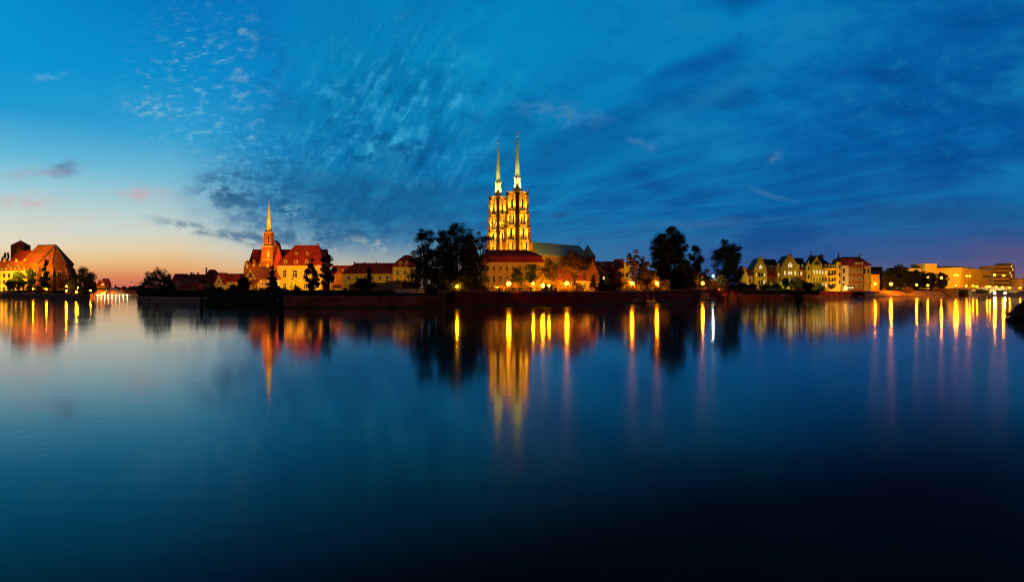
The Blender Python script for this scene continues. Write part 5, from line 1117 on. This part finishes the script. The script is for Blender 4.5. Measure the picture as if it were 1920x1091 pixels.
# left bank
for i, (px, t_, lab) in enumerate(((5.5, 478, 'shortest of three slim poplars above the library roof'), (9.5, 472.5, 'middle one of three slim poplars above the library roof'), (14.5, 473, 'right one of three slim poplars above the library roof'))):
    tree('poplar_tree', lab, px, 492, t_, 4.4, 430, 10 + i, 'column', 'leaf_dark', 16, 50, .3, .1, group=GL)
for a in (('round leafy tree before the right end of the library', 36, 549, 508, 26, 366, 20, 'round', 'leaf_green'), ('dark tree left of the hall church choir', 57, 549, 497, 24, 372, 21, 'oval', 'leaf_green'),
          ('tallest of the ivy dark trees against the hall church wall', 85, 550, 487, 22, 374, 22, 'column', 'leaf_green'), ('low tree below the library windows', 20, 549, 521, 22, 362, 23, 'round', 'leaf_green'),
          ('broad tree before the choir of the hall church', 116, 551, 512, 28, 356, 24, 'round', 'leaf_warm'), ('small lit tree right of the choir', 134, 551, 519, 18, 350, 25, 'round', 'leaf_green'), ('slim leafy tree standing alone right of the hall church', 159.5, 552, 500, 38, 335, 26, 'broad', 'leaf_green'), ('small dark tree beside the gabled house by the bridge', 175, 553, 525, 13, 380, 27, 'oval', 'leaf_dark')):
    lab, px, pb, t_, w, D, sd, kd, mn = a; tree('leafy_tree', lab, px, pb, t_, w, D, sd, kd, mn, 50 if kd == 'broad' else 34, 75, .17, .16, group=GL)
for i, (px, w) in enumerate(((10, 14), (48, 16), (74, 14), (97, 18), (112, 14), (132, 16), (150, 14), (164, 12))):
    bush(('wide dark', 'round', 'small', 'broad', 'low dark', 'rounded green', 'leafy', 'last dark')[i] + ' shrub on the left bank ' + ('below the library', 'before the tall trees', 'under the ivy dark tree', 'before the choir wall', 'beside the choir lamp', 'left of the slim tree', 'at the foot of the slim tree', 'beside the pair of yellow lamps')[i], px, 551.5, 543.5, w, np.interp(px, [0, 164], [372, 300]) + 3, 60 + i, 'leaf_dark', 12, 40)
# beyond the truss bridge
for i, (px, t_, w) in enumerate(((205, 534.5, 16), (216, 529, 5), (222, 535, 18), (234, 534, 16), (247, 535.5, 20), (256, 534, 14), (197, 538, 10))):
    tree('far_tree', ('dark rounded', 'thin spire shaped', 'broad dark', 'round topped', 'wide low', 'dense dark', 'small dark')[i] + ' far tree beyond the truss bridge, ' + ('left of the spire shaped one', 'standing above the others', 'just right of the spire shaped one', 'in the middle of the row', 'near the right end of the row', 'last of the row before the island', 'first of the row beside the gabled house')[i], px, 552, t_, w, 520 + 6 * i, 80 + i, 'cone' if w < 6 else 'round', 'leaf_warm', 18, 50, .24, .12, group='trees beyond the truss bridge')
q = T('tower_crane', 'thin tower crane jib far off beside the round island tree', 'crane', 262, 552, 640)
q.part(q.mb().tube((0, 0, 0), (0, 0, 22), .5, None, 4), 'mast', 'metal_dark'); q.part(q.mb().tube((4, 0, 20.5), (-18, 0, 23.5), .35, None, 4), 'jib', 'metal_dark')
# island, left part
tree('leafy_tree', 'open crowned tree at the island tip with sky showing through', 290, 560, 500, 56, 252, 30, 'round', 'leaf_green', 46, 80, .14, .12, group=GT)
tree('leafy_tree', 'dense dark tree right of the open crowned one at the island tip', 317, 561, 512, 34, 246, 31, 'oval', 'leaf_dark', 40, 90, .18, .06, group=GT)
tree('leafy_tree', 'short dark tree at the outermost tip of the island', 268, 560, 529, 18, 256, 311, 'round', 'leaf_dark', 20, 70, .2, .1, group=GT)
tree('yew_tree', 'dark broad cone of a yew before the half-timbered house', 456, 553, 517, 30, 214, 32, 'oval', 'leaf_dark', 40, 100, .18, .02, group=GT)
tree('spruce_tree', 'tall dark spruce in front of the church with the single spire', 511, 555, 488, 36, 208, 33, 'cone', 'leaf_dark', 90, 60, .16, .08, group=GT)
tree('spruce_tree', 'small thin spruce against the bright yellow wall', 549, 553, 509, 16, 232, 34, 'cone', 'leaf_dark', 40, 40, .16, .1, group=GT)
tree('leafy_tree', 'left one of the twin dark trees before the yellow seminary', 586, 554, 483, 32, 210, 35, 'oval', 'leaf_dark', 46, 80, .16, .16, group=GT)
tree('leafy_tree', 'right one of the twin dark trees, with a taller ragged top', 616, 555, 478, 38, 208, 36, 'vase', 'leaf_dark', 44, 80, .15, .16, group=GT)
tree('ornamental_tree', 'yellow lit small tree behind the bank left of the yew', 437, 552, 531, 14, 236, 37, 'round', 'leaf_green', 20, 60, .22, .15, group=GT)
spot('garden_light', at(437, 549, 232), at(437, 540, 236), 420, (1, .85, .12), 120, .8, .3)
for i, (px, pb, t_, w, lab) in enumerate(((352, 557, 545, 16, 'round dark shrub before the pink outbuilding'), (334, 558, 549, 18, 'low shrub at the foot of the dense dark tree'), (368, 556, 544, 16, 'leafy shrub above the bushy pile'), (386, 552, 538, 20, 'tall shrub left of the white gabled house'), (399, 551, 533, 16, 'dark shrub below the white gable'), (414, 551, 536, 22, 'broad shrub below the timbered wall'), (428, 551, 538, 14, 'narrow shrub left of the yellow lit tree'), (475, 551, 541, 26, 'spreading shrub below the half-timbered house'), (490, 552, 540, 20, 'shrub left of the tall dark spruce'), (536, 555, 540, 26, 'shrub right of the tall dark spruce'), (558, 555, 531, 34, 'large rounded shrub under the bright yellow wall'), (580, 555, 538, 28, 'low wide shrub at the foot of the twin trees'), (604, 555, 542, 24, 'dark shrub between the twin trees'), (632, 556, 544, 24, 'dark shrub before the gatehouse'), (648, 556, 539, 16, 'shrub at the left end of the garden wall'))):
    bush(lab, px, pb, t_, w, np.interp(px, [334, 352, 400, 500, 650], [222, 218, 206, 202, 196]), 100 + i, 'leaf_dark' if i % 3 else 'leaf_green', 18, 60)
hd = T('hedge', 'long dark clipped hedge along the top of the grassy bank', 'hedge', 395, 552, 204)
leaves_mesh('foliage', [(j * .155 * 1.0, (rng.random() - .5) * .8, .1 + rng.random() * .7) for j in np.linspace(0, 128, 110)], [.5] * 110, 50, .3, 'leaf_dark', rng, hd.o); hd.part(hd.mb().box(0, 128, -.6, .6, -1, 3), 'branches', 'bark')
tree('cypress_tree', 'slim dark cypress in front of the long yellow house', 692.5, 556, 497, 9, 211, 40, 'column', 'leaf_dark', 30, 70, .34, .3, group=GT)
tree('spreading_tree', 'wide umbrella shaped dark tree over the garden wall', 681, 556, 519, 56, 202, 41, 'dome', 'leaf_dark', 44, 80, .12, .52, group=GT)
bush('round dark ball of a shrub before the garden wall', 684, 557, 536, 19, 192, 42, 'leaf_dark', 24, 90, 'round')
for i, (px, w, t_, lab) in enumerate(((724, 30, 548, 'low dark shrub left of the grey panels'), (765, 26, 548, 'low dark shrub before the grey panels'), (790, 18, 549, 'small dark shrub right of the grey panels'), (706, 22, 549, 'low shrub right of the round ball shrub'), (808, 16, 547, 'small shrub under the leaning tall tree'))): bush(lab, px, 557, t_, w, 190, 130 + i, 'leaf_dark', 12, 50)
# the tall group
tree('tall_tree', 'tall ragged tree with bare stems at the left of the high group', 797, 556, 428, 52, 200, 43, 'vase', 'leaf_dark', 80, 90, .16, .26, group=GT, tr=.02)
tree('tall_tree', 'leaning side tree with a low crown at the left of the high group', 779, 556, 472, 36, 202, 431, 'round', 'leaf_dark', 26, 70, .18, .28, group=GT)
tree('tall_tree', 'tallest broad dark tree left of the cathedral towers', 858, 553, 416, 84, 197, 44, 'broad', 'leaf_dark', 150, 110, .12, .10, group=GT, tr=.024)
tree('tall_tree', 'thin open tree touching the left cathedral tower', 903, 549, 426, 44, 205, 45, 'vase', 'leaf_dark', 34, 60, .15, .25, group=GT)
tree('tall_tree', 'dense lower tree filling in under the tallest broad one', 832, 553, 458, 60, 203, 46, 'broad', 'leaf_dark', 90, 110, .16, .05, group=GT)
tree('tall_tree', 'reddish lower tree left of the yellow palace', 889, 549, 466, 62, 208, 47, 'broad', 'leaf_dark', 90, 100, .16, .08, group=GT)
# promenade
tree('young_tree', 'small dark tree with a flat crown in front of the palace windows', 970, 546, 500, 28, 212, 48, 'dome', 'leaf_dark', 24, 60, .2, .45, group=GT)
tree('willow_tree', 'pale green willow above the brightest lamp', 997, 546, 488, 32, 222, 49, 'oval', 'leaf_green', 34, 80, .2, .15, group=GT)
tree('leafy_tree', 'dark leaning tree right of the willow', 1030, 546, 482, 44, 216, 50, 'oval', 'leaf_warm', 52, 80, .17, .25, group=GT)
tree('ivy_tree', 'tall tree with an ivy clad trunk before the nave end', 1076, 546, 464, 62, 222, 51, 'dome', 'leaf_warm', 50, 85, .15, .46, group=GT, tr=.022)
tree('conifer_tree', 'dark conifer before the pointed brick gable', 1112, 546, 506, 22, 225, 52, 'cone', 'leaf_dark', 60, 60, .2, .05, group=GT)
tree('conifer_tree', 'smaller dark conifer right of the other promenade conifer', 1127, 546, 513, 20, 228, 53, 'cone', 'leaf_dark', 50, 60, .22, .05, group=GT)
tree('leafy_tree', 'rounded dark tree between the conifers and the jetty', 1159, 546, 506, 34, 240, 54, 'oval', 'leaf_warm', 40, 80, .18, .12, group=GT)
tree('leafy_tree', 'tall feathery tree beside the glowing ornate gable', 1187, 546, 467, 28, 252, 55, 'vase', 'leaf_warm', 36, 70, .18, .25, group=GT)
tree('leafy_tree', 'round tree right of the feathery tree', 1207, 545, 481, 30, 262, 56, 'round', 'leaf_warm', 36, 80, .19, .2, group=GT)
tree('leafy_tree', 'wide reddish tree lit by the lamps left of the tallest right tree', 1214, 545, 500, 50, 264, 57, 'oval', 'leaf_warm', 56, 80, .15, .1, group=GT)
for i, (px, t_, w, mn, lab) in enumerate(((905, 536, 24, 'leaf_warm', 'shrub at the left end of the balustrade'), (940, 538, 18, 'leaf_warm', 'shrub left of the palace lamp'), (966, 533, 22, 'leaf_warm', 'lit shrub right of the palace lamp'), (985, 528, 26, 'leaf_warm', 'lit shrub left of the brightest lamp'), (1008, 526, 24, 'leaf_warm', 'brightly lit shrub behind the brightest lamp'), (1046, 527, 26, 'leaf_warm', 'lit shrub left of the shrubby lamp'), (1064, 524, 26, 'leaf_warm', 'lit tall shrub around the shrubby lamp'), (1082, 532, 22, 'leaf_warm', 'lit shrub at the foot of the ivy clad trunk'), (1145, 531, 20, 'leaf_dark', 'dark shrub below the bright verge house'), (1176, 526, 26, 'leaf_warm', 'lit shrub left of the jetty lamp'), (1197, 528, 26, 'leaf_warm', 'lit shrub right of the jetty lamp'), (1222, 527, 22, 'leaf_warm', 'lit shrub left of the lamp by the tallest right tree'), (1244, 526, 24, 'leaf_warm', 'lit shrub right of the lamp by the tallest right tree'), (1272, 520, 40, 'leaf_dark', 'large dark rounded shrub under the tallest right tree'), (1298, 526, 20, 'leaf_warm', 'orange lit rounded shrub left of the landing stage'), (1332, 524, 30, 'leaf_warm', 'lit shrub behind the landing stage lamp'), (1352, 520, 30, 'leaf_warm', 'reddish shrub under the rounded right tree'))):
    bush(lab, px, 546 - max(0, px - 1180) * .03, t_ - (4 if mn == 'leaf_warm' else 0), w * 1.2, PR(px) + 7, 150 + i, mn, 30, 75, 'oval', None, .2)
# right trees
tree('tall_tree', 'tallest broad tree on the right half of the shore', 1255, 544, 422, 76, 284, 58, 'broad', 'leaf_dark', 160, 110, .12, .06, group=GR, tr=.024)
tree('tall_tree', 'lower side tree with layered boughs right of the tallest right tree', 1306, 544, 456, 50, 306, 59, 'oval', 'leaf_dark', 70, 90, .15, .10, group=GR)
tree('tall_tree', 'full rounded tree standing alone left of the yellow villas', 1365, 544, 447, 58, 334, 61, 'broad', 'leaf_dark', 120, 105, .14, .05, group=GR)
tree('leafy_tree', 'low dark tree at the foot of the side tree', 1288, 544, 498, 34, 300, 62, 'round', 'leaf_dark', 30, 80, .2, .1, group=GR)
for i, (px, pb, t_, w, lab) in enumerate(((1345, 545, 530, 26, 'dark shrub at the left end of the pontoon bank'), (1372, 545, 531, 28, 'dark shrub under the lone rounded tree'), (1392, 545, 528, 24, 'dark shrub before the pale green house'), (1409, 543, 531, 18, 'small dark shrub left of the first villa'), (1436, 543, 532, 22, 'low dark shrub below the first villa gable'), (1455, 543, 530, 20, 'dark shrub behind the green lit board'), (1474, 542, 521, 30, 'tall dark shrub below the largest villa'), (1494, 543, 520, 34, 'widest dark shrub below the largest villa'), (1514, 544, 526, 26, 'dark shrub before the villa with the turret'), (1536, 544, 534, 24, 'low dark shrub right of the turret villa gable'), (1556, 544, 533, 20, 'small shrub below the iron balconies'))):
    bush(lab, px, pb, t_, w, np.interp(px, [1345, 1420, 1480, 1560], [316, 340, 360, 393]) + 5 - (px > 1500) * 22, 180 + i, 'leaf_dark', 24, 60, 'round')
q = tree('overgrown_pile', 'dark overgrown pillar rising from the water before the dark brick wall', 1497, 567, 541, 14, 268, 63, 'column', 'leaf_dark', 34, 80, .34, .02, cat='plant')
b = MB(); b.lathe(0, 0, [(.9, -1.5), (.8, 3.5)], 8); b.build('pillar', 'wood_dark', q.o)
hd = T('hedge', 'dark creeper hanging over the bank wall above the pontoon', 'hedge', 1385, 547, 318)
leaves_mesh('foliage', [(j * .232, -.5 + rng.random() * .4, -.9 + rng.random() * 1.6) for j in np.linspace(0, 150, 120)], [.6] * 120, 45, .5, 'leaf_dark', rng, hd.o); hd.part(hd.mb().box(0, 150, 1, 2, -2, 3), 'branches', 'bark')
tree('leafy_tree', 'small tree before the corner house beside the annex lamp', 1624, 544, 508, 30, 386, 64, 'round', 'leaf_warm', 30, 60, .17, .22, group=GR)
for i, (px, t_, w, lab) in enumerate(((1656, 507, 20, 'first dark tree of the row left of the concrete hall'), (1669, 503, 22, 'second tree of the row, above the brightest lamp'), (1686, 496.5, 26, 'tallest dark tree of the row left of the concrete hall'), (1701, 504, 22, 'dark tree right of the tallest one of the row'), (1715, 506, 24, 'round dark tree in the middle of the row'), (1729, 508, 22, 'dark tree left of the stair tower foot'), (1744, 510, 24, 'dark tree before the concrete stair tower'), (1766, 512, 18, 'last small tree of the row beside the tall lamp'))):
    tree('street_tree', lab, px, 545, t_ - 1, w * 1.3, 448 + 4 * i, 200 + i, 'broad', 'leaf_dark', 46, 75, .19, .12, group='row of trees before the concrete hall')
for i, (px, w, lab) in enumerate(((1655, 16, 'low shrub on the slope below the first row tree'), (1702, 22, 'low shrub on the slope in the middle of the row'), (1757, 16, 'low shrub at the right end of the row'), (1870, 12, 'dark shrub before the office block'))): bush(lab, px, 544.5, 537.5 if px < 1800 else 524, w, 445 if px < 1800 else 640, 220 + i, 'leaf_warm', 12, 40)
tree('leafy_tree', 'dark lower tree between the orange yellow pavilion and the high group', 808, 553, 500, 46, 214, 70, 'round', 'leaf_dark', 50, 90, .18, .04, group=GT)
tree('leafy_tree', 'dark undergrowth tree behind the trunks of the tallest broad tree', 866, 552, 503, 56, 222, 71, 'round', 'leaf_dark', 60, 90, .17, .04, group=GT)
for i, (x0, x1, t_, D0, D1, lab) in enumerate(((258, 392, 550, 258, 205, 'unclipped dark hedge along the island tip wall'), (532, 662, 549, 186, 186, 'low dark hedge along the quay below the bright yellow seminary'))):
    a_, b_ = at(x0, 556, D0 + 3), at(x1, 556, D1 + 3)
    hd = T('hedge', lab, 'hedge', x0, 556, D0 + 3); dv = b_ - a_
    cs = [tuple(dv * f + Vector((rng.normal() * .5, rng.random() * 1.2, rng.random() * (556 - t_) * D0 / F * 1.4))) for f in np.linspace(0, 1, 90)]
    leaves_mesh('foliage', cs, rng.uniform(.45, .8, 90), 60, .36, 'leaf_dark', rng, hd.o)
    b = MB(); b.tube((0, .5, .1), dv + Vector((0, .5, .1)), .25, None, 5); b.build('branches', 'bark', hd.o)
for i, (px, t_, w, lab) in enumerate(((1238, 512, 44, 'dark tree behind the lamp left of the tallest right tree'), (1276, 506, 50, 'broad dark tree filling in under the tallest right tree'), (1318, 512, 44, 'dark tree behind the landing stage lamp'))):
    tree('leafy_tree', lab, px, 545, t_, w, PR(px) + 30, 240 + i, 'round', 'leaf_dark', 50, 80, .18, .02, group=GR)
for a in (('tall_tree', 'left shoulder tree of the tallest broad tree group', 836, 553, 424, 52, 199, 250, 'broad'), ('tall_tree', 'right shoulder tree of the tallest broad tree group', 881, 552, 431, 44, 201, 251, 'broad')): tree(*a, 'leaf_dark', 70, 90, .14, .14, group=GT)
for a in (('tall_tree', 'left shoulder of the tallest tree on the right half', 1239, 544, 434, 46, 288, 252, 'broad'), ('tall_tree', 'right shoulder of the tallest tree on the right half', 1274, 544, 427, 40, 290, 253, 'broad')): tree(*a, 'leaf_dark', 70, 90, .15, .12, group=GR)
bush('dark reddish shrub between the tall group and the left end of the palace', 893, 548, 524, 30, 212, 260, 'leaf_dark', 26, 80, 'round')
for px, w in ((945, 160), (975, 260), (1004, 260), (1046, 260), (1072, 260), (1176, 260), (1198, 260), (1224, 260), (1246, 220), (1300, 240), (1326, 260), (1350, 160)):  # added fill spots that warm the shrubs; no uplights stand here
    spot('shrub_fill_spot', at(px, 543.5, PR(px) + 2.2), at(px, 526, PR(px) + 8), w, (1, .34, .01), 125, .9, .3)
